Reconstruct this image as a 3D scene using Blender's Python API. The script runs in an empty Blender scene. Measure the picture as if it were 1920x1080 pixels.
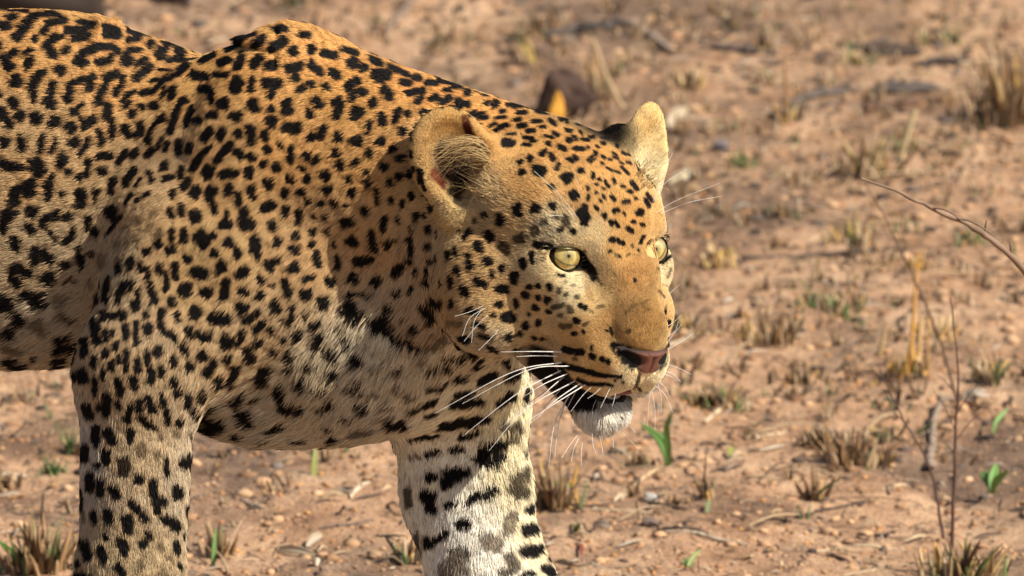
import bpy, math, random, time
import numpy as np
import openvdb
from mathutils import Vector, Matrix
T0 = time.time()
rng = np.random.default_rng(7)
QUAL = 1.0
random.seed(7)
scene = bpy.context.scene
C = scene.collection

# ------------------------------------------------------------------ camera, sky, sun, exposure
PITCH = math.radians(15.0)
S = 0.00039                     # metres per unit: the leopard is measured in these units
DIST = 8.0                      # camera to the leopard, metres
DC = DIST / S
RIGHT = np.array([1.0, 0.0, 0.0])
UP = np.array([0.0, math.sin(PITCH), math.cos(PITCH)])
TOW = np.array([0.0, -math.cos(PITCH), math.sin(PITCH)])
Z0 = S * 1100 * math.cos(PITCH)
ORIGIN = np.array([0.0, 0.0, Z0])
camd = bpy.data.cameras.new('camera')
cam = bpy.data.objects.new('camera', camd); C.objects.link(cam)
cam.location = ORIGIN + TOW * DIST
cam.rotation_euler = (math.pi / 2 - PITCH, 0, 0)
camd.sensor_width = 36.0
camd.lens = 36.0 * DIST / (1920 * S)
camd.clip_start = 0.1; camd.clip_end = 3000
camd.dof.use_dof = True
camd.dof.focus_distance = DIST - 110 * S
camd.dof.aperture_fstop = (camd.lens / 28.0)
camd.dof.aperture_blades = 9
scene.camera = cam

def to_world(q):                # leopard units (right, up, toward the viewer) -> world metres
    q = np.asarray(q, dtype=np.float64)
    return ORIGIN + S * (q[..., 0:1] * RIGHT + q[..., 1:2] * UP + q[..., 2:3] * TOW)
def to_q(w):
    v = (np.asarray(w) - ORIGIN) / S
    return np.stack([v @ RIGHT, v @ UP, v @ TOW], -1)
def at(x, y, d=0.0):            # a point at depth d, seen at (x, y) of the 1920 x 1080 view
    k = (DC - d) / DC
    return np.array([(x - 960) * k, (540 - y) * k, d])
def view_xy(q):
    k = DC / (DC - q[..., 2])
    return q[..., 0] * k + 960, 540 - q[..., 1] * k

SUNV = np.array([0.62, 0.60, 0.50])      # towards the sun: right, up, toward the viewer
SUNV /= np.linalg.norm(SUNV)
sun_w = SUNV[0] * RIGHT + SUNV[1] * UP + SUNV[2] * TOW
sl = bpy.data.lights.new('sun', 'SUN'); sl.energy = 5.0; sl.angle = math.radians(0.53)
sl.color = (1.0, 0.91, 0.77)
so = bpy.data.objects.new('sun', sl); C.objects.link(so)
so.rotation_euler = Vector(-sun_w).to_track_quat('-Z', 'Y').to_euler()
so.location = (3, -2, 6)
world = bpy.data.worlds.new('World'); scene.world = world; world.use_nodes = True
wn = world.node_tree
bgn = wn.nodes['Background']
sky = wn.nodes.new('ShaderNodeTexSky'); sky.sky_type = 'NISHITA'; sky.sun_disc = False
sky.sun_elevation = math.asin(sun_w[2]); sky.sun_rotation = math.atan2(sun_w[0], sun_w[1])
sky.dust_density = 2.5
wn.links.new(sky.outputs[0], bgn.inputs[0]); bgn.inputs[1].default_value = 0.085
scene.view_settings.view_transform = 'Standard'
scene.view_settings.look = 'None'
scene.view_settings.gamma = 1.0
scene.view_settings.use_curve_mapping = False
scene.view_settings.exposure = 0.30
scene.render.engine = 'CYCLES'
scene.cycles.max_bounces = 6
scene.cycles.diffuse_bounces = 3
scene.cycles.transparent_max_bounces = 8
scene.cycles_curves.shape = 'RIBBONS'
scene.cycles_curves.subdivisions = 2

def tag(o, label=None, cat=None, group=None, kind=None):
    if label: o['label'] = label
    if cat: o['category'] = cat
    if group: o['group'] = group
    if kind: o['kind'] = kind
    return o
def link(name, data, parent=None):
    o = bpy.data.objects.new(name, data); C.objects.link(o)
    if parent is not None: o.parent = parent
    return o
def mesh_np(name, verts, faces, smooth=True):
    me = bpy.data.meshes.new(name)
    faces = np.asarray(faces, dtype=np.int32)
    n, k = faces.shape
    me.vertices.add(len(verts)); me.vertices.foreach_set('co', np.asarray(verts, dtype=np.float32).ravel())
    me.loops.add(n * k); me.loops.foreach_set('vertex_index', faces.ravel())
    me.polygons.add(n); me.polygons.foreach_set('loop_start', np.arange(0, n * k, k, dtype=np.int32))
    if smooth: me.polygons.foreach_set('use_smooth', np.ones(n, dtype=bool))
    me.update(calc_edges=True); me.validate()
    return me

# ------------------------------------------------------------------ leopard: solid shape as a distance field
VOX = 7.0
LO = np.array([-2700.0, -1150.0, -1000.0]); HI = np.array([420.0, 620.0, 620.0])
N = np.ceil((HI - LO) / VOX).astype(int)
F = np.full(N, 140.0, dtype=np.float32)
AX = [LO[i] + VOX * np.arange(N[i], dtype=np.float32) for i in range(3)]
MARG = 100.0
def _win(lo, hi):
    a = np.clip(np.floor((lo - MARG - LO) / VOX).astype(int), 0, N)
    b = np.clip(np.ceil((hi + MARG - LO) / VOX).astype(int) + 1, 0, N)
    return a, b
def _grid(a, b):
    return np.meshgrid(AX[0][a[0]:b[0]], AX[1][a[1]:b[1]], AX[2][a[2]:b[2]], indexing='ij', sparse=True)
def _merge(a, b, d, k, sub):
    if (b - a).min() <= 0: return
    sl_ = (slice(a[0], b[0]), slice(a[1], b[1]), slice(a[2], b[2]))
    f = F[sl_]
    if sub:                       # smooth subtraction
        h = np.clip(0.5 - 0.5 * (f + d) / k, 0, 1)
        F[sl_] = f * (1 - h) + (-d) * h + k * h * (1 - h)
    else:
        h = np.clip(0.5 + 0.5 * (f - d) / k, 0, 1)
        F[sl_] = f * (1 - h) + d * h - k * h * (1 - h)
def ell(c, r, axes=None, k=40.0, sub=False):
    c = np.asarray(c, float); r = np.asarray(r, float)
    A = np.eye(3) if axes is None else np.asarray(axes, float)
    ext = np.sqrt(((A * r[:, None]) ** 2).sum(0))
    a, b = _win(c - ext, c + ext)
    if (b - a).min() <= 0: return
    X, Y, Z = _grid(a, b); X = X - c[0]; Y = Y - c[1]; Z = Z - c[2]
    k0 = 0; k1 = 0
    for i in range(3):
        t = X * A[i, 0] + Y * A[i, 1] + Z * A[i, 2]
        k0 = k0 + (t / r[i]) ** 2; k1 = k1 + (t / r[i] ** 2) ** 2
    k0 = np.sqrt(k0); k1 = np.sqrt(k1) + 1e-6
    d = (k0 * (k0 - 1) / k1).astype(np.float32)
    d = np.where(k0 < 0.15, -r.min(), d)
    _merge(a, b, d, k, sub)
def cone(p, q, rp, rq, k=40.0, sub=False, flat=None):
    # tapered capsule; flat=(axis, factor) squeezes it along a direction
    p = np.asarray(p, float); q = np.asarray(q, float)
    m = max(rp, rq)
    a, b = _win(np.minimum(p, q) - m, np.maximum(p, q) + m)
    if (b - a).min() <= 0: return
    X, Y, Z = _grid(a, b); X = X - p[0]; Y = Y - p[1]; Z = Z - p[2]
    v = q - p; L2 = (v ** 2).sum()
    t = np.clip((X * v[0] + Y * v[1] + Z * v[2]) / L2, 0, 1)
    DX = X - t * v[0]; DY = Y - t * v[1]; DZ = Z - t * v[2]
    r = rp + (rq - rp) * t
    if flat is None:
        d = np.sqrt(DX ** 2 + DY ** 2 + DZ ** 2) - r
    else:
        n, fac = np.asarray(flat[0], float), flat[1]; n = n / np.linalg.norm(n)
        w = DX * n[0] + DY * n[1] + DZ * n[2]
        e2 = DX ** 2 + DY ** 2 + DZ ** 2 - w * w
        d = np.sqrt(e2 + (w / fac) ** 2) - r
        d = d * np.where(d > 0, 1, 1) * (0.5 + 0.5 * fac)
    _merge(a, b, d.astype(np.float32), k, sub)
def axes_from(main, second):
    m = np.asarray(main, float); m /= np.linalg.norm(m)
    s_ = np.asarray(second, float); s_ = s_ - m * (s_ @ m); s_ /= np.linalg.norm(s_)
    return np.array([m, s_, np.cross(m, s_)])
# head frame: origin between the eyes; hl to the animal's left, hu up, hf forward
HL = np.array([.788, .06, -.612]); HL /= np.linalg.norm(HL)
HF = np.array([.528, -.515, .675]); HF -= HL * (HF @ HL); HF /= np.linalg.norm(HF)
HU = np.cross(HF, HL)
HC = at(1146, 474, 360)
HA = np.array([HL, HU, HF])
def H(x, y, z): return HC + x * HL + y * HU + z * HF
def hell(c, r, k=30.0, rx=0.0, sub=False, both=True, yaw=0.0):
    # ellipsoid in head axes, rx tilts it nose-down (degrees), mirrored when off-centre
    ca, sa = math.cos(math.radians(rx)), math.sin(math.radians(rx))
    up = HU * ca + HF * sa; fw = HF * ca - HU * sa
    for s_ in ((1, -1) if (both and c[0] != 0) else (1,)):
        cy, sy = math.cos(math.radians(yaw * s_)), math.sin(math.radians(yaw * s_))
        A = np.array([HL * cy - fw * sy, up, fw * cy + HL * sy])
        ell(H(c[0] * s_, c[1], c[2]), r, A, k, sub)
def hcone(p, q, rp, rq, k=30.0, sub=False, flat=None, both=True):
    for s_ in ((1, -1) if (both and (p[0] != 0 or q[0] != 0)) else (1,)):
        cone(H(p[0] * s_, p[1], p[2]), H(q[0] * s_, q[1], q[2]), rp, rq, k, sub, flat)

# --- trunk, neck, legs
ell(at(40, 352, -130), (540, 334, 228), k=60)
ell(at(-560, 322, -260), (640, 292, 212), axes_from((1, 0, .2), (0, 1, 0)), k=90)
ell(at(-1180, 345, -400), (330, 300, 215), axes_from((1, 0, .25), (0, 1, 0)), k=90)
ell(at(520, 462, 0), (330, 366, 205), k=80)
ell(at(690, 640, 30), (215, 172, 175), k=70)
cone(at(545, 300, 10), at(960, 390, 165), 232, 184, k=70)
cone(at(780, 560, 60), at(960, 480, 160), 170, 150, k=60)
# near shoulder blade, upper arm, forearm, paw
cone(at(505, 165, 70), at(440, 470, 120), 98, 128, k=60)
ell(at(515, 120, 40), (120, 62, 60), k=60)
cone(at(540, 520, 120), at(272, 700, 150), 124, 102, k=60)
cone(at(260, 700, 145), at(245, 1080, 140), 102, 92, k=50)
cone(at(320, 430, 130), at(256, 700, 140), 92, 96, k=60)
cone(at(243, 1080, 140), at(262, 1380, 130), 90, 74, k=40)
cone(at(262, 1380, 130), at(296, 1590, 150), 74, 62, k=30)
for i_, (dx_, dd_) in enumerate(((-60, 45), (-18, 62), (28, 58), (66, 34))):
    ell(at(350 + 18 * (i_ in (1, 2)), 1655, 150 - dx_ * .9), (52, 34, 30), k=22)
ell(at(300, 1640, 150), (80, 48, 78), k=30)
# scapula hollow behind the shoulder
ell(at(358, 58, 20), (64, 10, 120), axes_from((1, -.18, 0), (0, 1, 0)), k=80, sub=True)
# skin folds behind the shoulder
cone(at(372, 100, 110), at(290, 300, 200), 22, 16, k=60, sub=True)
# far shoulder and stepping foreleg
cone(at(820, 640, -60), at(858, 740, -170), 165, 124, k=60)
cone(at(854, 740, -170), at(872, 920, -190), 124, 108, k=40)
cone(at(872, 920, -190), at(932, 1130, -160), 108, 112, k=40)
cone(at(932, 1130, -160), at(1010, 1370, -110), 106, 72, k=40)
cone(at(1010, 1370, -110), at(1060, 1500, -80), 72, 66, k=30)
for i_, dx_ in enumerate((-60, -20, 22, 60)):
    ell(at(1125 + 18 * (i_ in (1, 2)), 1596, -60 - dx_), (52, 34, 30), k=22)
ell(at(1075, 1580, -65), (78, 48, 76), k=30)
# hind legs and tail, outside the view
for dz_, dx_ in ((150, 0), (-150, 230)):
    D0 = -400 + dz_
    cone(at(-1180 + dx_ * .4, 430, D0), at(-1090 + dx_, 800, D0 + 20), 200, 120, k=70)
    cone(at(-1090 + dx_, 800, D0 + 20), at(-1330 + dx_, 1130, D0), 115, 72, k=50)
    cone(at(-1330 + dx_, 1130, D0), at(-1270 + dx_, 1480, D0 + 10), 66, 58, k=40)
    ell(at(-1215 + dx_, 1545, D0 + 10), (108, 50, 72), k=30)
tp = [(-1420, 230), (-1600, 420), (-1760, 700), (-1900, 980), (-2080, 1150), (-2280, 1130), (-2400, 1020)]
for i_ in range(len(tp) - 1):
    cone(at(tp[i_][0], tp[i_][1], -480 - 20 * i_), at(tp[i_ + 1][0], tp[i_ + 1][1], -500 - 20 * i_), 62 - 4 * i_, 58 - 4 * i_, k=30)

# --- head
hell((0, 36, -150), (150, 112, 168), k=50)                  # skull
hell((0, 34, -52), (112, 72, 84), k=40)                     # forehead
hell((92, 36, -44), (42, 22, 40), k=24, yaw=20)             # brow ridges
hcone((0, 14, -26), (0, -72, 120), 62, 48, k=26)            # bridge of the nose
hell((40, -14, 30), (28, 52, 66), k=30, rx=32)
hell((0, -84, 144), (48, 30, 44), k=26, rx=20)              # nose top
hell((0, -128, 150), (40, 44, 42), k=20)
hell((41, -146, 110), (46, 50, 74), k=24, yaw=-10)
hell((62, -176, 78), (44, 46, 58), k=24)
hell((34, -188, 114), (42, 34, 50), k=22)          # whisker pads
hell((24, -160, 152), (32, 30, 34), k=18)
hell((72, -100, 46), (54, 62, 70), k=36)                    # sides of the muzzle
hell((104, -50, -50), (62, 70, 80), k=40)                   # cheekbones
hell((106, -46, -4), (40, 28, 36), k=26)                    # under the eye
hell((104, -128, -110), (74, 100, 108), k=50)               # jaw muscle
ell(at(900, 520, 300), (78, 116, 90), k=50)                 # ruff on the near side
ell(at(925, 600, 310), (70, 60, 80), k=40)
hell((112, 20, -150), (56, 84, 96), k=40)                   # temples
hcone((0, -200, -60), (0, -258, 80), 98, 48, k=16)         # lower jaw
hell((0, -268, 106), (39, 31, 44), k=20)                    # chin
# mouth opening
hcone((34, -228, 90), (20, -230, 172), 8, 12, k=8, sub=True)
hcone((0, -228, 100), (0, -230, 182), 8, 11, k=8, sub=True)
hcone((70, -224, 50), (40, -228, 100), 3, 7, k=10, sub=True)
hcone((0, -142, 200), (0, -198, 190), 5, 6, k=8, sub=True)   # cleft of the upper lip
# nostrils
hcone((36, -121, 204), (60, -99, 168), 17, 9, k=8, sub=True)
# eye sockets
_n, _f = H(-105, 0, -26), H(105, 0, -26)
EYN = (1057, 481, _n[2]); EYF = (1220, 468, _f[2] + 4)
ell(at(EYN[0] + 7, EYN[1] + 1, EYN[2] + 8), (40, 27, 44), HA, k=7, sub=True)
ell(at(EYF[0] + 9, EYF[1] - 1, EYF[2] + 8), (38, 28, 44), HA, k=7, sub=True)
# near ear
EN = np.array([.30, .12, .93]); EA = axes_from((-.28, 1, -.05), (1, .25, -.3))
EA = axes_from(EA[0] - EN * (EA[0] @ EN) / (EN @ EN), EA[1] - EN * (EA[1] @ EN) / (EN @ EN))
if EA[2] @ EN < 0: EA[2] = -EA[2]
EARN = at(848, 300, 335)
ell(EARN, (98, 79, 30), EA, k=24)
cone(at(905, 330, 330), at(960, 380, 330), 55, 70, k=40)
ell(at(850, 385, 345), (36, 44, 30), k=20)
ell(EARN + EA[2] * 30 + EA[0] * -6, (84, 60, 42), EA, k=12, sub=True)
ell(at(862, 350, 370), (26, 36, 50), k=10, sub=True)
# far ear
FN = np.array([.62, .05, .78]); FA = axes_from((.33, 1, -.1), (1, -.2, -.8))
FA = axes_from(FA[0] - FN * (FA[0] @ FN) / (FN @ FN), FA[1])
if FA[2] @ FN < 0: FA[2] = -FA[2]
EARF = at(1206, 280, 232)
ell(at(1163, 258, 222), (30, 24, 26), k=24)
ell(EARF + FA[0] * 8, (81, 42, 20), FA, k=20)
ell(EARF - FA[0] * 26, (58, 54, 26), FA, k=26)
ell(EARF + FA[2] * 30 + FA[0] * -6, (72, 40, 30), FA, k=10, sub=True)
print('field', time.time() - T0)

grid = openvdb.FloatGrid()
grid.copyFromArray(F)
pts, quads = grid.convertToQuads(0.0)
QV = pts * VOX + LO
print('mesh', len(QV), len(quads), time.time() - T0)
def sample(fld, q):
    g = (q - LO) / VOX
    g = np.clip(g, 0.001, np.array(fld.shape[:3]) - 1.01)
    i = g.astype(np.int32); f = (g - i).astype(np.float32)
    r = 0
    for a in (0, 1):
        for b in (0, 1):
            for c in (0, 1):
                w = (f[:, 0] if a else 1 - f[:, 0]) * (f[:, 1] if b else 1 - f[:, 1]) * (f[:, 2] if c else 1 - f[:, 2])
                r = r + w * fld[i[:, 0] + a, i[:, 1] + b, i[:, 2] + c]
    return r
def grad(q, e=VOX):
    g = np.stack([sample(F, q + np.eye(3)[i] * e) - sample(F, q - np.eye(3)[i] * e) for i in range(3)], -1)
    return g / (np.linalg.norm(g, axis=1, keepdims=True) + 1e-9)
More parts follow.
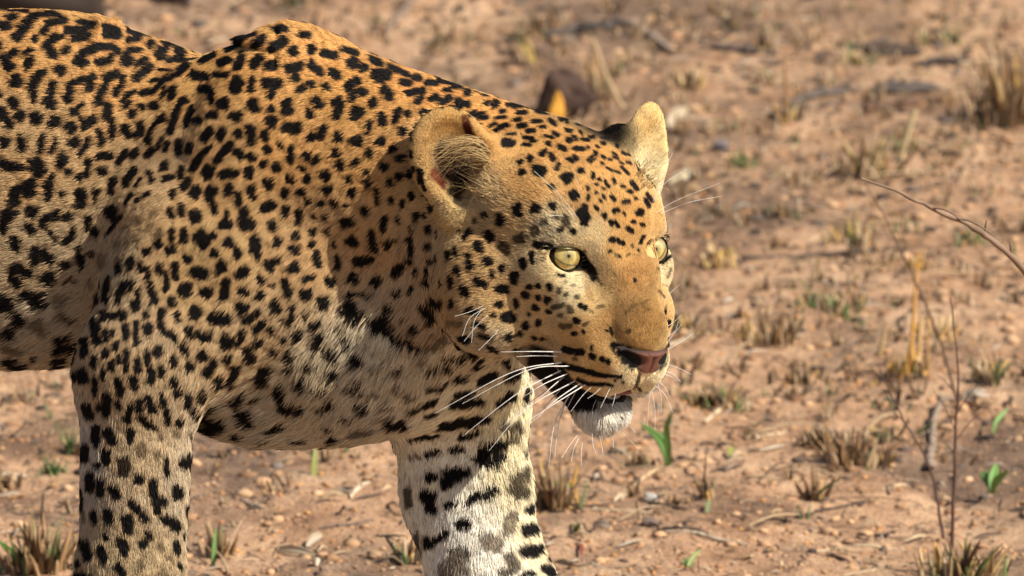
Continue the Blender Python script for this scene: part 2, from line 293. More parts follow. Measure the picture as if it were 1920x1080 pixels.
# ------------------------------------------------------------------ coat markings, one list per patch of the coat:
# (offset x, offset y, scale) then strokes x1 y1 x2 y2 r [strength]
MARKS = [((0, 0, 3), """
20 50 170 70 14;60 105 95 100 18;0 155 50 150 22;100 215 170 130 26;170 130 210 95 20;210 95 330 90 14;330 90 370 110 12;280 135 390 125 14;255 175 255 175 28;195 222 205 222 20
470 130 540 155 18;590 160 680 190 16;380 175 500 180 18;420 220 510 215 16;500 180 515 205 14;270 260 320 215 24;320 215 370 210 12;270 260 310 310 24;310 310 330 320 16;385 285 375 295 22
590 200 680 215 16;600 190 660 180 14;740 190 900 215 14;900 215 980 225 12;730 240 790 220 18;850 262 870 258 20;800 215 840 200 10;450 345 480 300 24;480 300 560 270 20;560 270 640 275 18;640 275 670 300 16;450 350 480 360 24;560 355 610 350 20;620 350 640 320 16
40 340 70 380 26;50 320 100 300 20;160 295 175 290 20;185 345 165 380 22;0 240 5 290 16;355 395 360 400 28;110 460 120 458 34;10 525 12 525 22;240 420 200 480 22;200 480 205 560 22;270 405 240 420 14;325 480 300 560 22;300 560 310 590 26
480 450 420 480 20;420 480 405 560 24;530 440 515 500 22;480 450 520 440 12;660 420 610 440 22;610 440 590 510 20;590 510 575 575 24;695 450 690 490 20;690 490 660 530 20;710 340 720 350 30;740 290 790 290 16;720 300 710 340 18;770 370 820 345 18
910 320 920 300 28;940 290 960 275 12;940 262 1010 262 14;960 350 1050 310 16;1000 300 1050 300 14;1050 240 1130 255 16;850 380 770 450 20;840 380 855 390 14;900 400 980 400 8;95 575 100 580 30;30 640 60 690 30;130 640 120 660 22;200 670 225 665 30;310 685 330 680 28
420 630 480 590 16;460 640 480 660 16;620 600 625 650 26;405 710 415 730 30;500 700 550 670 24;580 740 590 790 22;650 680 650 760 20;730 730 735 740 32;810 690 800 750 22;755 635 765 640 22;810 600 815 605 18;880 590 890 590 24;930 660 940 660 24
700 570 760 520 14;720 600 740 580 14;800 530 850 515 14;870 520 950 430 14;930 540 950 490 14;980 540 990 500 20;1060 560 1030 570 18;1020 600 970 740 18;1060 690 1100 600 18;1120 670 1125 670 24;870 720 900 680 14;860 740 840 800 18;1020 410 1070 360 18;1010 350 1060 330 10;1000 420 960 450 12;900 450 860 460 12
0 800 40 800 26;130 780 130 830 24;240 770 235 840 22;300 840 320 800 22;430 800 440 795 26;470 860 520 780 20;680 910 720 850 18;760 870 780 850 22;570 870 640 870 20;590 950 595 960 22;350 930 370 880 24;400 960 400 965 22;220 920 220 970 34;190 920 210 960 26;40 930 110 940 30;10 900 30 930 22;460 990 470 1000 20;520 900 510 980 18
1020 1000 1030 940 16;930 930 930 940 26;840 870 870 840 16;900 830 930 760 12;940 840 950 800 16;1010 850 1020 800 22;1070 850 1080 800 16;720 1030 770 960 20;770 1050 800 1010 12;840 970 860 1020 16;930 1010 970 1000 18;640 1070 650 1010 20;280 1070 300 1000 22;160 1060 180 1050 42;90 1070 110 1060 24;1040 1060 1070 1010 20;560 1070 570 1060 14;1100 1060 1105 1060 22
1230 240 1250 235 16;1120 290 1160 270 18;1290 270 1340 240 26;1310 240 1440 195 18;1450 250 1480 225 24;1560 175 1600 170 22;1540 275 1600 240 26;1650 295 1655 295 28;1700 205 1740 205 18;1750 285 1755 285 26;1830 310 1900 325 22
1150 340 1210 305 20;1250 355 1290 340 22;1345 370 1365 330 30;1440 370 1470 335 24;1525 375 1545 370 30;1620 390 1690 375 22;1760 370 1765 380 26;1800 405 1805 405 24;1880 420 1900 430 28;1105 430 1160 430 26;1100 400 1100 400 14;1230 420 1280 420 20;1330 500 1350 460 30;1425 450 1425 500 20;1510 470 1580 470 24;1540 480 1535 540 20;1665 440 1670 440 24;1700 500 1705 500 22;1755 480 1760 480 20;1840 490 1842 492 22
1140 500 1190 500 22;1200 520 1210 550 24;1270 580 1275 585 32;1440 590 1442 592 38;1530 610 1532 612 22;1625 580 1630 620 28;1790 570 1800 590 24;1745 640 1748 645 26;1880 580 1910 570 20;1900 640 1905 650 24;1200 640 1215 640 26;1340 650 1342 650 34;1520 685 1540 685 28;1630 715 1670 720 34;1750 780 1770 760 20;1810 770 1830 720 22;1910 760 1915 770 26
1150 780 1190 730 20;1240 770 1260 730 24;1345 750 1350 750 24;1420 720 1425 790 26;1495 770 1505 755 24;1160 850 1190 820 16;1090 950 1140 870 20;1225 900 1300 810 22;1345 865 1350 865 28;1415 880 1420 880 26;1510 840 1515 845 22;1580 815 1582 820 18;1640 840 1640 900 20;1720 870 1740 880 20;1780 900 1790 890 22;1895 860 1900 860 22
1170 980 1185 950 30;1270 980 1320 970 28;1405 975 1410 960 28;1485 920 1490 920 22;1560 940 1562 942 26;1635 995 1638 998 26;1705 945 1708 945 20;1735 1000 1740 1000 22;1840 980 1845 985 28;1910 930 1915 935 20;1110 1075 1115 1070 26;1190 1075 1200 1070 30;1290 1070 1295 1050 22;1420 1060 1425 1060 26;1515 1020 1520 1040 28;1610 1075 1615 1075 24;1700 1075 1710 1075 20;1850 1065 1860 1055 18
"""), ((400, 0, 3), """
790 360 800 370 30;850 390 855 392 22;740 290 820 315 14;900 345 960 370 16;1010 390 1100 430 16;920 430 990 430 26;930 460 960 460 16;1070 470 1100 475 18;1140 445 1160 450 18;1200 475 1260 480 14;1270 465 1340 470 12;1360 490 1410 495 18
770 490 810 465 26;780 500 790 560 20;840 525 845 525 24;975 510 1000 550 24;960 500 985 495 14;910 575 915 585 24;1100 530 1180 515 18;1180 530 1160 575 18;1240 560 1260 560 20;1330 560 1290 590 20;1300 515 1340 515 12;1380 600 1390 580 24;1430 590 1435 595 18;1430 535 1450 530 14;1500 520 1510 520 12;1530 540 1560 545 10;1540 585 1550 585 12;1580 605 1600 590 16;1620 635 1640 630 10;1590 670 1650 665 8
1450 650 1470 640 16;1480 655 1530 640 10;1500 670 1545 665 10;1590 700 1560 715 10;1610 725 1660 710 14;1590 740 1610 730 10;1700 680 1735 678 10;1720 640 1770 640 10;1700 610 1740 605 12;1660 600 1690 600 10;1800 690 1850 690 9;1830 630 1890 640 14;1720 715 1760 710 12;1770 745 1810 740 10;1840 720 1870 720 8;1650 760 1700 760 5;1640 810 1670 810 24;1750 780 1800 785 10;1790 800 1815 800 8;1740 820 1785 820 9;1870 770 1910 780 8;1880 810 1895 815 12;1850 870 1865 860 16;1780 890 1790 905 16;1820 960 1850 970 26;1905 880 1915 900 14;1720 920 1735 910 12;1730 980 1745 970 14;1900 1050 1910 1060 14
720 590 700 640 22;810 630 830 640 28;800 660 840 640 20;885 690 880 740 16;955 660 955 690 24;1045 630 1035 680 22;1095 645 1100 645 18;1165 640 1190 625 10;815 795 820 795 32;950 790 945 800 22;1065 740 1068 742 22;695 860 697 862 24;885 850 890 870 18;1010 835 1010 845 22;1110 780 1115 790 10;1115 860 1115 880 10;720 920 722 925 26;810 910 812 915 18;1055 885 1056 890 18;965 930 965 940 22;770 1000 770 1005 20;870 970 875 970 18;875 1020 880 1030 18;1050 985 1045 1000 18;995 1015 1000 1030 18;1120 950 1100 990 16;1160 960 1165 1020 14;650 1060 655 1065 24;790 1070 800 1065 14;925 1065 925 1075 18
"""), ((0, 360, 3), """
85 0 95 60 26;280 10 285 30 20;360 10 365 20 14;470 0 475 60 30;440 5 450 20 18;550 0 550 50 12;30 190 60 130 34;60 130 80 120 26;190 100 200 105 32;175 200 180 205 30;90 285 95 290 38;270 150 340 120 22;265 190 270 220 16;300 230 320 265 18;400 130 410 130 22;430 200 420 230 14;420 230 380 270 22;340 120 350 140 16
500 200 515 130 18;545 210 545 215 24;640 100 645 110 34;200 330 205 380 26;260 340 290 370 26;375 400 378 400 28;465 320 460 400 22;530 340 530 350 14;100 420 170 450 28;70 470 110 510 26;280 480 285 482 40;370 500 375 510 10;415 480 420 490 16;150 570 180 580 24;220 600 235 600 36;20 600 70 620 34;0 620 10 640 24;350 580 360 600 20 .6;370 680 400 700 30 .6;430 700 410 690 14;120 700 125 705 36;220 730 260 740 34 .6;70 770 75 780 30;60 850 150 870 20 .6;210 910 215 915 18;360 830 370 840 38;420 850 430 870 20;420 790 430 800 14;370 930 400 935 32;100 930 200 990 22;390 1000 400 1010 40;300 1030 350 1050 18
610 230 700 120 8;780 50 850 10 10;720 60 750 10 10;790 140 790 160 20 .5;870 120 880 110 18 .5;860 180 858 190 18 .5;780 260 785 240 16 .5;670 290 665 270 18 .5;720 300 725 290 18 .5;710 200 715 190 10 .5;585 400 590 350 22 .5;510 500 512 510 14 .5;910 210 905 250 16 .7;900 290 905 280 22;835 320 840 325 24;675 420 680 430 22;680 380 680 400 18 .5;750 370 752 400 18;805 400 805 430 16;950 320 960 325 22;985 290 985 330 12;975 210 978 260 16;1040 210 1042 270 18;1105 120 1108 150 28;1035 80 1035 120 18;970 110 975 120 24;980 20 985 10 20
1095 10 1100 20 22;1180 0 1190 40 24;1210 80 1212 100 24;1285 0 1290 0 18;1345 20 1348 50 24;1430 10 1435 20 20;1280 110 1282 150 16;1260 180 1290 180 26;1380 110 1382 170 32;1410 175 1415 180 30;1495 80 1500 85 24;1530 60 1540 70 22;1610 95 1610 110 24;1540 180 1545 185 28;1690 110 1680 170 20;1605 10 1610 12 20;1695 5 1700 5 16;1740 42 1742 45 20;1810 60 1812 65 18;1895 50 1900 55 22;1770 135 1772 135 14;1840 135 1842 145 18
910 410 930 450 22;940 450 945 530 16;840 420 860 520 16;870 560 880 590 22;993 400 993 480 16;1055 370 1058 380 24;1130 250 1150 280 32;1140 220 1145 300 22;1200 240 1202 245 20;1205 340 1206 345 22;1290 280 1295 285 30;1340 335 1342 338 28;1440 260 1442 300 30;1455 340 1458 350 22;1565 275 1567 277 26;1665 245 1668 248 22;1760 218 1762 220 20;1848 215 1850 218 18;1655 325 1670 327 26;1755 290 1757 292 20;1880 290 1882 300 18;1510 270 1515 280 8 .5
560 570 550 620 16;620 500 610 600 18;715 510 700 550 22;680 570 675 610 18;750 500 755 520 18;795 540 790 600 16;765 620 775 640 22;1120 445 1135 455 36;1250 400 1255 430 26;1360 450 1370 445 34;1520 400 1525 410 28;1560 380 1570 375 20;1655 420 1658 425 30;1775 350 1780 370 22;1790 410 1792 412 20;1895 370 1898 420 18;1475 485 1478 490 24;1535 515 1537 518 14;1605 490 1610 520 20;1620 550 1625 560 22;1720 485 1750 478 20;1840 490 1870 505 22;1050 530 1052 560 30;1165 560 1170 565 30;1280 500 1260 590 22;1375 550 1378 552 26;1470 570 1475 560 22;1710 562 1735 562 22;1820 600 1825 605 30;975 600 980 620 22;1550 620 1560 635 30
600 690 640 690 26;695 680 700 690 26;825 670 826 690 18;840 750 842 770 24;920 650 915 750 20;930 770 980 800 22;975 780 985 820 18;1010 680 1015 710 16;1100 668 1115 670 34;1210 700 1270 715 34;1365 640 1368 645 34;1385 710 1460 665 18;1650 640 1650 650 20;1640 695 1655 690 16;1595 705 1597 708 16;1730 665 1732 668 18;1785 715 1787 720 24;1900 735 1905 735 14
550 730 555 840 24;605 780 605 830 16;640 780 640 800 14;710 750 712 820 18;770 740 772 840 18;1070 760 1075 790 20;1145 795 1152 800 34;1270 820 1275 830 34;1335 850 1370 780 18;1440 760 1470 740 24;1525 765 1528 768 24;1400 890 1410 910 34;1450 840 1455 830 22;1605 810 1610 815 22;1685 780 1688 785 26;1800 840 1820 780 22;1790 850 1810 845 22
660 850 655 880 14;490 820 488 900 18;600 910 605 900 20;540 930 530 970 16;635 960 635 990 18;675 920 672 960 12;715 890 712 1000 14;775 940 780 1000 20;830 900 832 950 20;850 990 855 1050 20;890 870 892 900 20;910 980 912 1020 20;980 920 982 940 22;1045 850 1055 890 22;1070 960 1072 965 28;1150 900 1155 910 28;1205 950 1200 960 24;1170 990 1175 1000 20;1285 925 1287 930 22;1330 970 1310 1060 22;1550 875 1552 878 24;1640 890 1645 900 24;1640 970 1645 975 24;1750 955 1752 958 24;1880 890 1890 885 22;1880 1000 1885 1000 30;1490 1000 1500 1030 36
475 1010 480 1040 28;585 1010 580 1040 16;540 1050 540 1070 16;670 1060 672 1065 26;750 1050 755 1065 24;985 1050 988 1060 26;1235 1045 1237 1050 26;1710 1045 1715 1050 28
"""), ((400, 360, 3), """
750 70 755 75 12;860 85 865 110 20;925 10 930 60 12;1000 45 1003 50 16;1065 50 1068 80 10;1115 15 1118 30 18;780 0 790 10 18;740 170 780 160 24;1040 140 1045 165 14;965 150 960 200 18;775 265 790 275 26;800 280 805 282 20;895 230 910 310 20;1150 130 1148 150 14;1185 130 1188 135 12;1225 90 1228 100 14;1115 200 1125 215 12;1210 200 1215 230 12;1260 220 1262 250 4;985 285 990 290 20;1025 260 1030 265 12;1105 260 1120 330 16;1215 300 1218 305 18
815 385 880 375 26;1095 375 1105 380 18;1020 455 1060 420 24;1145 435 1147 440 14;1210 440 1212 442 18;1230 380 1245 380 12;1270 350 1272 380 4;790 480 795 485 28;920 495 925 500 28;1205 500 1210 505 22;1190 500 1192 502 14;1290 490 1295 520 6;1040 560 1042 565 22;1118 545 1120 545 14
770 570 800 572 18;850 570 890 578 16;770 640 785 650 36;830 680 870 700 26;870 700 890 720 22;960 710 975 710 30;940 740 1000 780 30;1000 780 1060 820 28;1060 820 1130 850 26;1130 850 1160 855 18;1200 870 1310 820 18 .65;1000 630 1005 650 24;1140 755 1150 757 20;1230 600 1280 620 18;1170 640 1250 660 14;1220 680 1230 690 30;1230 735 1240 737 10;1060 700 1070 705 6;1330 735 1400 740 14 .55;1230 790 1270 800 8 .5;1420 820 1430 825 24
1345 640 1348 610 12;1340 480 1345 530 14;1330 340 1335 370 16;1370 320 1375 350 14;1375 440 1380 450 18;1420 540 1425 570 22;1490 500 1495 510 22;1530 520 1533 523 20;1570 460 1572 465 18;1445 370 1455 420 20;1495 310 1500 320 24;1545 390 1548 395 24;1420 260 1450 220 18;1555 240 1558 255 28;1640 310 1648 320 32 .8;1620 150 1625 160 28;1530 125 1532 130 16;1385 215 1388 220 8;1480 160 1485 165 10;1735 260 1740 265 28 .8;1715 90 1718 110 26;1815 95 1820 98 24;1810 210 1812 230 20 .75;1860 175 1862 180 18 .75;1910 80 1912 85 18;1630 430 1632 433 20;1745 395 1748 410 22;1795 350 1800 390 14;1820 300 1900 305 18
1610 545 1650 545 22;1695 470 1700 500 20;1710 460 1712 465 12;1760 575 1762 580 20;1780 530 1785 532 14;1830 525 1832 527 14;1895 530 1897 535 18;1830 590 1832 595 14;1880 605 1885 608 18;1610 630 1612 635 20;1705 620 1708 630 20;1815 648 1820 650 16;1885 670 1900 672 10;1575 690 1577 690 12;1640 700 1680 710 24;1670 690 1680 700 20;1775 683 1777 683 10;1832 730 1834 732 18;1755 745 1758 750 20;1450 665 1480 680 20;1490 740 1530 760 14;1660 810 1665 812 20;1720 790 1730 795 12;1700 800 1702 802 6;1805 812 1807 814 12;1850 820 1852 822 12;1510 800 1560 815 12;1560 860 1600 880 14;1700 880 1715 882 10
730 770 735 775 18;700 735 710 740 14 .5;745 820 748 822 16;790 845 795 848 14;870 850 872 852 12 .5;670 900 690 895 20;820 925 825 930 30;930 885 935 890 12 .5;920 965 950 960 20 .6;1040 965 1045 968 16;680 1000 690 1005 30;820 1020 835 1022 14;1170 930 1190 940 14 .6;1210 970 1240 970 18;1310 965 1315 968 22;1300 915 1350 910 12;1380 915 1410 915 12;1485 945 1500 940 24;1640 940 1645 945 18;1390 1020 1420 1015 20;1490 1050 1580 1005 18;1640 1020 1690 1000 16;1000 1000 1060 1005 8 .5;910 1030 915 1032 8 .5;990 905 995 908 8 .5
"""), ((0, 720, 3), """
540 20 545 40 16;610 60 600 150 22;560 120 575 125 20;675 10 680 30 24;665 100 670 110 18;490 110 510 160 24;740 110 730 160 16;710 190 720 200 20;790 85 790 130 18;840 70 860 130 20;800 180 830 220 22;830 220 870 240 14;920 60 925 90 20;940 140 942 190 20;1000 20 1005 40 20;1065 40 1060 90 22;1100 125 1105 130 20;1150 20 1145 60 20;1010 190 1000 210 20;990 260 985 270 18 .5;1200 100 1170 170 26;1075 260 1078 270 22 .75;900 280 905 285 18 .5;1240 200 1200 300 42;1180 330 1250 350 12;1360 60 1340 90 30;1380 40 1370 60 24;1455 60 1460 62 20;1410 150 1425 170 38;1365 265 1367 270 22;1570 20 1600 30 28;1620 80 1700 110 28;1550 220 1600 200 28;1500 290 1530 290 10;1700 280 1750 280 8;1830 100 1880 80 18;1860 200 1890 200 10;1880 270 1915 275 22;1810 0 1840 10 16;760 10 765 15 14
545 240 545 330 20;610 260 640 320 24;735 260 735 310 22;485 350 488 420 20;600 380 605 430 22;550 450 552 455 14;800 340 798 390 20 .6;880 380 880 410 16 .5;930 420 935 500 14;695 445 700 475 34 .85;775 520 778 540 24;1015 440 1080 440 28;1050 400 1060 400 14;515 510 520 580 22;570 540 568 610 18;640 580 655 620 26;855 550 860 620 24;870 660 880 690 22;910 650 915 660 20;980 590 990 620 26;1045 670 1040 730 12;460 600 465 690 14;480 700 485 750 12 .6;535 720 536 760 16;610 710 620 760 24;740 660 780 710 20;800 730 810 740 24;715 750 720 800 28;920 750 940 760 26;970 780 980 790 24;1025 830 1030 850 10;440 770 442 860 10;480 870 505 970 20;590 840 600 870 12;680 890 700 930 28;800 900 810 890 22;830 830 840 850 20;890 900 900 920 20 .5;980 890 985 930 16;945 970 955 980 16 .6;570 930 585 980 22;670 1030 680 1050 26;785 1010 790 1020 18 .6;450 980 455 1000 10;1000 1000 1005 1020 12;470 1060 500 1080 20;900 1060 920 1070 18 .5;440 1040 445 1080 10
"""), ((600, 600, 2.25), """
180 345 205 348 14;125 265 175 265 9;190 285 195 280 8;110 380 140 382 10;40 420 60 420 8 .7;170 440 230 440 14 .7;300 262 350 260 8 .64;230 290 255 290 8 .64;370 295 410 295 13 .7;275 340 310 340 8 .64;470 262 520 258 15;580 230 615 222 12;675 240 730 215 12;650 175 680 160 12;780 165 785 160 12;570 310 640 295 12;560 345 680 325 15;780 240 830 215 10;745 345 790 300 14;770 330 800 320 16;850 330 860 280 9;270 385 300 385 14 .6;310 410 350 410 18;350 420 380 425 12;390 360 480 335 14;440 395 490 385 7;520 430 700 400 14;600 405 660 400 16;380 490 500 470 12;595 480 655 462 12;450 560 500 555 10;390 570 420 570 10 .7;560 545 600 540 12
670 570 720 590 22;690 530 750 510 24;740 560 745 570 20;770 440 820 440 18 .78;790 480 810 480 14 .78;850 540 855 560 14 .78;460 660 490 660 13;530 680 610 640 24;540 640 590 640 18;800 660 840 640 22 .78;800 700 830 720 26 .78;640 750 720 700 16;620 775 640 760 8;380 700 385 760 16 .78;450 730 475 790 20;450 720 490 740 14;540 775 570 770 12;870 800 900 780 16;590 860 625 855 18;460 940 530 900 14;450 920 470 940 12;860 885 900 880 22;800 830 790 880 24 .62;700 930 740 950 30 .62;950 930 955 930 14;410 900 415 960 16 .78;860 975 910 970 24;960 1000 985 1020 14;580 1000 600 1000 36 .64;540 1050 600 1050 30 .64;800 1010 820 1040 22 .7;940 1045 970 1070 16;760 1070 800 1060 14 .78;870 1075 890 1078 14;930 840 935 870 6
"""), ((740, 180, 3.176), """
930 150 960 175 12;990 150 1000 150 10;1020 145 1030 160 12;1090 175 1110 180 7;1160 200 1190 210 7;950 225 975 240 12;985 310 1010 320 16;1030 210 1050 215 12;1070 250 1080 265 10;1030 265 1045 270 14;1100 215 1120 235 7;1130 265 1150 268 10;1165 250 1190 250 10;1240 255 1270 260 9;1235 285 1250 290 10;1200 300 1210 310 6;1110 260 1130 270 6;1080 320 1120 320 14;1150 310 1155 315 8;1320 300 1330 310 10;1190 340 1200 345 8;1230 360 1250 375 6
1035 380 1060 395 12;1070 365 1085 380 12;980 410 965 440 10;1100 450 1120 450 14;1015 490 1040 480 22;1030 500 1030 510 20;1060 580 1080 600 20;1065 610 1075 620 14;1150 390 1180 360 8;1165 400 1190 380 6;1190 350 1200 360 6;1180 470 1180 490 10;1150 550 1152 560 9;1150 600 1152 620 9;1210 500 1220 505 8;1195 530 1210 530 6;1195 580 1200 580 8;1225 625 1230 630 8;1240 600 1250 610 8;1250 510 1265 540 8;1270 540 1280 545 7;1230 400 1240 410 7;1270 380 1290 385 5;1260 430 1280 440 6;1300 370 1330 380 6;1290 450 1340 465 6;1240 550 1245 560 6;1350 430 1390 470 8;1340 400 1360 410 5;1380 400 1400 405 7;1300 345 1320 360 6;1350 340 1390 360 6;1300 500 1310 520 9;1290 600 1310 625 9;1350 540 1365 545 8;1410 520 1440 560 10;1390 570 1410 580 9;1430 615 1440 620 8;1360 635 1390 635 12;1310 685 1325 685 14;1300 690 1310 700 8;1195 665 1210 680 9;1360 700 1365 705 8;1245 715 1250 720 14;1285 750 1290 765 12;1310 750 1330 780 8
1440 700 1470 700 12;1455 680 1475 690 9;1415 750 1420 755 12;1465 765 1475 775 10;1385 790 1410 810 12;1490 620 1510 660 12;1500 590 1530 630 10;1440 400 1450 440 6;1450 450 1470 470 6;1480 840 1460 880 8;1290 860 1300 865 14;1325 865 1335 875 12;1355 875 1360 885 10;1280 930 1285 930 8;1330 960 1340 965 6;1110 690 1140 730 26;1130 660 1135 690 16;1120 760 1140 770 12;1010 730 1030 770 18 .75;960 720 970 730 12 .75;980 795 1000 795 12;1055 800 1070 815 12;860 885 900 890 11;880 878 940 886 6;1270 225 1330 190 20;1330 185 1370 170 9;155 450 180 560 8
"""), ((960, 400, 5.4), """
715 400 740 470 34;740 480 810 560 38;810 560 850 610 20;850 620 862 660 9;860 640 920 720 12 .6;1570 230 1640 215 8;470 620 530 640 10;480 770 485 790 22 .75;545 820 550 825 20 .75;540 690 550 690 14 .5;620 730 630 730 12 .5;650 855 670 850 18 .75;430 950 520 930 24 .75;590 960 600 990 28 .75;695 940 700 940 22 .75;750 950 745 970 16;870 950 920 940 14 .6;1240 680 1245 690 14;1100 790 1102 792 10 .5;1500 540 1600 430 10;1470 570 1500 580 10 .7;1560 640 1600 560 8 .7;1480 800 1530 860 10 .7;1500 740 1550 730 8 .5;1020 600 1050 640 6 .5;1150 1030 1230 950 5 .6;1230 950 1400 890 3 .6;1080 440 1090 450 14 .7;1160 440 1180 420 10 .7;1040 430 1045 435 8 .7;1210 330 1220 350 10 .7;1270 380 1280 385 10
"""), ((860, 500, 2.842), """
625 285 635 290 15;545 260 550 262 10 .7;550 315 560 320 12 .7;580 315 600 315 10 .7;665 345 670 348 8;610 355 625 355 9;670 310 690 300 8 .7;650 210 655 210 12;675 215 680 218 10;700 235 715 240 6 .5;570 440 600 450 16;640 455 660 455 16;620 490 630 492 9 .7;600 445 640 452 10;710 475 720 478 15;765 490 770 492 13;795 505 800 507 12;710 425 712 440 7;815 335 820 360 8;785 342 800 345 4;900 350 912 345 8 .7;560 520 640 545 14;640 545 740 570 14;730 570 780 578 10;780 575 860 585 8;640 600 700 620 10;700 620 770 625 8;780 620 820 630 6;830 605 835 605 4;870 612 875 612 4;600 620 680 690 22
430 500 470 620 40 .92;470 600 540 730 46 .92;540 560 600 640 30 .92;520 700 570 770 30 .95;600 640 640 700 26 .95;560 720 700 740 30;1050 560 1090 520 6 .8;650 860 655 865 6 .5;700 870 705 880 6 .5;740 850 745 855 6 .5
""")]  # last list also darkens the jaw side: black lips plus painted muzzle shade
W_, H_ = 1920, 1080
MAP = np.zeros((H_ + 200, W_ + 200), dtype=np.float32)     # padded by 100 all round
def stamp(x1, y1, x2, y2, r, v):
    r = r * 1.13 + 0.8
    soft = 1.2 + r * 0.06
    m = r + soft + 3
    xa, xb = int(min(x1, x2) - m), int(max(x1, x2) + m) + 1
    ya, yb = int(min(y1, y2) - m), int(max(y1, y2) + m) + 1
    xa, xb = max(xa, -100), min(xb, W_ + 100); ya, yb = max(ya, -100), min(yb, H_ + 100)
    if xb <= xa or yb <= ya: return
    X, Y = np.meshgrid(np.arange(xa, xb), np.arange(ya, yb))
    dx, dy = x2 - x1, y2 - y1; L2 = dx * dx + dy * dy + 1e-6
    t = np.clip(((X - x1) * dx + (Y - y1) * dy) / L2, 0, 1)
    ex, ey = X - x1 - t * dx, Y - y1 - t * dy
    an = np.arctan2(ey, ex); ph = (x1 * 1.7 + y1 * 2.3) % 6.28
    d = np.hypot(ex, ey) - r * (1 + .09 * np.sin(2 * an + ph) + .07 * np.sin(3 * an + 2 * ph) + .05 * np.sin(5 * an + 3 * ph))
    w = np.clip(0.5 - d / (2 * soft), 0, 1) * v
    s_ = MAP[ya + 100:yb + 100, xa + 100:xb + 100]
    np.maximum(s_, w, out=s_)
nmark = 0
for (ox, oy, sc), txt in MARKS:
    for tk in txt.replace('\n', ';').split(';'):
        p = tk.split()
        if len(p) < 5: continue
        p = [float(c) for c in p]
        stamp(ox + p[0] / sc, oy + p[1] / sc, ox + p[2] / sc, oy + p[3] / sc, p[4] / sc, p[5] if len(p) > 5 else 1.0)
        nmark += 1
print('marks', nmark)
def boxblur(a, r):
    for ax in (0, 1):
        c = np.cumsum(np.pad(a, [(r + 1, r) if k == ax else (0, 0) for k in (0, 1)], mode='edge'), axis=ax, dtype=np.float64)
        a = (np.take(c, range(2 * r + 1, c.shape[ax]), ax) - np.take(c, range(0, c.shape[ax] - 2 * r - 1), ax)) / (2 * r + 1)
    return a
WARM = boxblur(boxblur(MAP, 9), 9).astype(np.float32)     # the coat is redder between close marks


# markings for the rest of the coat: scattered over the surface in space
def hash3(i):
    h = (i[..., 0] * 73856093) ^ (i[..., 1] * 19349663) ^ (i[..., 2] * 83492791)
    h = (h ^ (h >> 13)) * 1274126177
    return ((h ^ (h >> 16)) & 0xffff) / 65535.0
def rest_marks(q, cell=44.0):
    q = q / cell
    b = np.floor(q).astype(np.int64)
    out = np.zeros(len(q), dtype=np.float32)
    for a in (-1, 0, 1):
        for c in (-1, 0, 1):
            for e in (-1, 0, 1):
                i = b + np.array([a, c, e])
                o = np.stack([hash3(i + 11), hash3(i + 37), hash3(i + 91)], -1)
                d = np.linalg.norm((q - i - .2 - .6 * o) * np.array([1.25, .9, .9]), axis=1)
                out = np.maximum(out, np.clip((0.43 + .1 * hash3(i + 5) - d) / 0.1, 0, 1) * (hash3(i + 7) > .12))
    return out
def vnoise(q, cell, seed=0):
    q = q / cell + seed * 17.3; b = np.floor(q).astype(np.int64); f = q - b; f = f * f * (3 - 2 * f)
    r = 0
    for a in (0, 1):
        for c in (0, 1):
            for e in (0, 1):
                w = (f[:, 0] if a else 1 - f[:, 0]) * (f[:, 1] if c else 1 - f[:, 1]) * (f[:, 2] if e else 1 - f[:, 2])
                r = r + w * hash3(b + np.array([a, c, e]))
    return r
HB = int(1920 / 8) + 60
ZB = np.full((200, 320), -1e9)
def zcell(q):
    x, y = view_xy(q)
    return np.clip(((y + 240) / 8).astype(int), 0, 199), np.clip(((x + 320) / 8).astype(int), 0, 319)
_r, _c = zcell(QV); np.maximum.at(ZB, (_r, _c), QV[:, 2])
def seen(q, n):
    r_, c_ = zcell(q)
    k = DC - q[:, 2]; v = np.stack([-q[:, 0] , -q[:, 1], k], -1); v /= np.linalg.norm(v, axis=1, keepdims=True)
    return (q[:, 2] > ZB[r_, c_] - 48) & ((n * v).sum(1) > 0.04)
def marks(q, n):
    x, y = view_xy(q)
    xi, yi = np.round(x).astype(int) + 100, np.round(y).astype(int) + 100
    inside = (xi >= 101) & (xi < W_ + 100) & (yi >= 100) & (yi < H_ + 100)
    s_ = seen(q, n) & inside
    m = np.zeros(len(q), dtype=np.float32)
    m[s_] = MAP[yi[s_], xi[s_]]
    m[~s_] = rest_marks(q[~s_])
    w = np.full(len(q), .25, dtype=np.float32); w[s_] = WARM[yi[s_], xi[s_]]
    return m, w

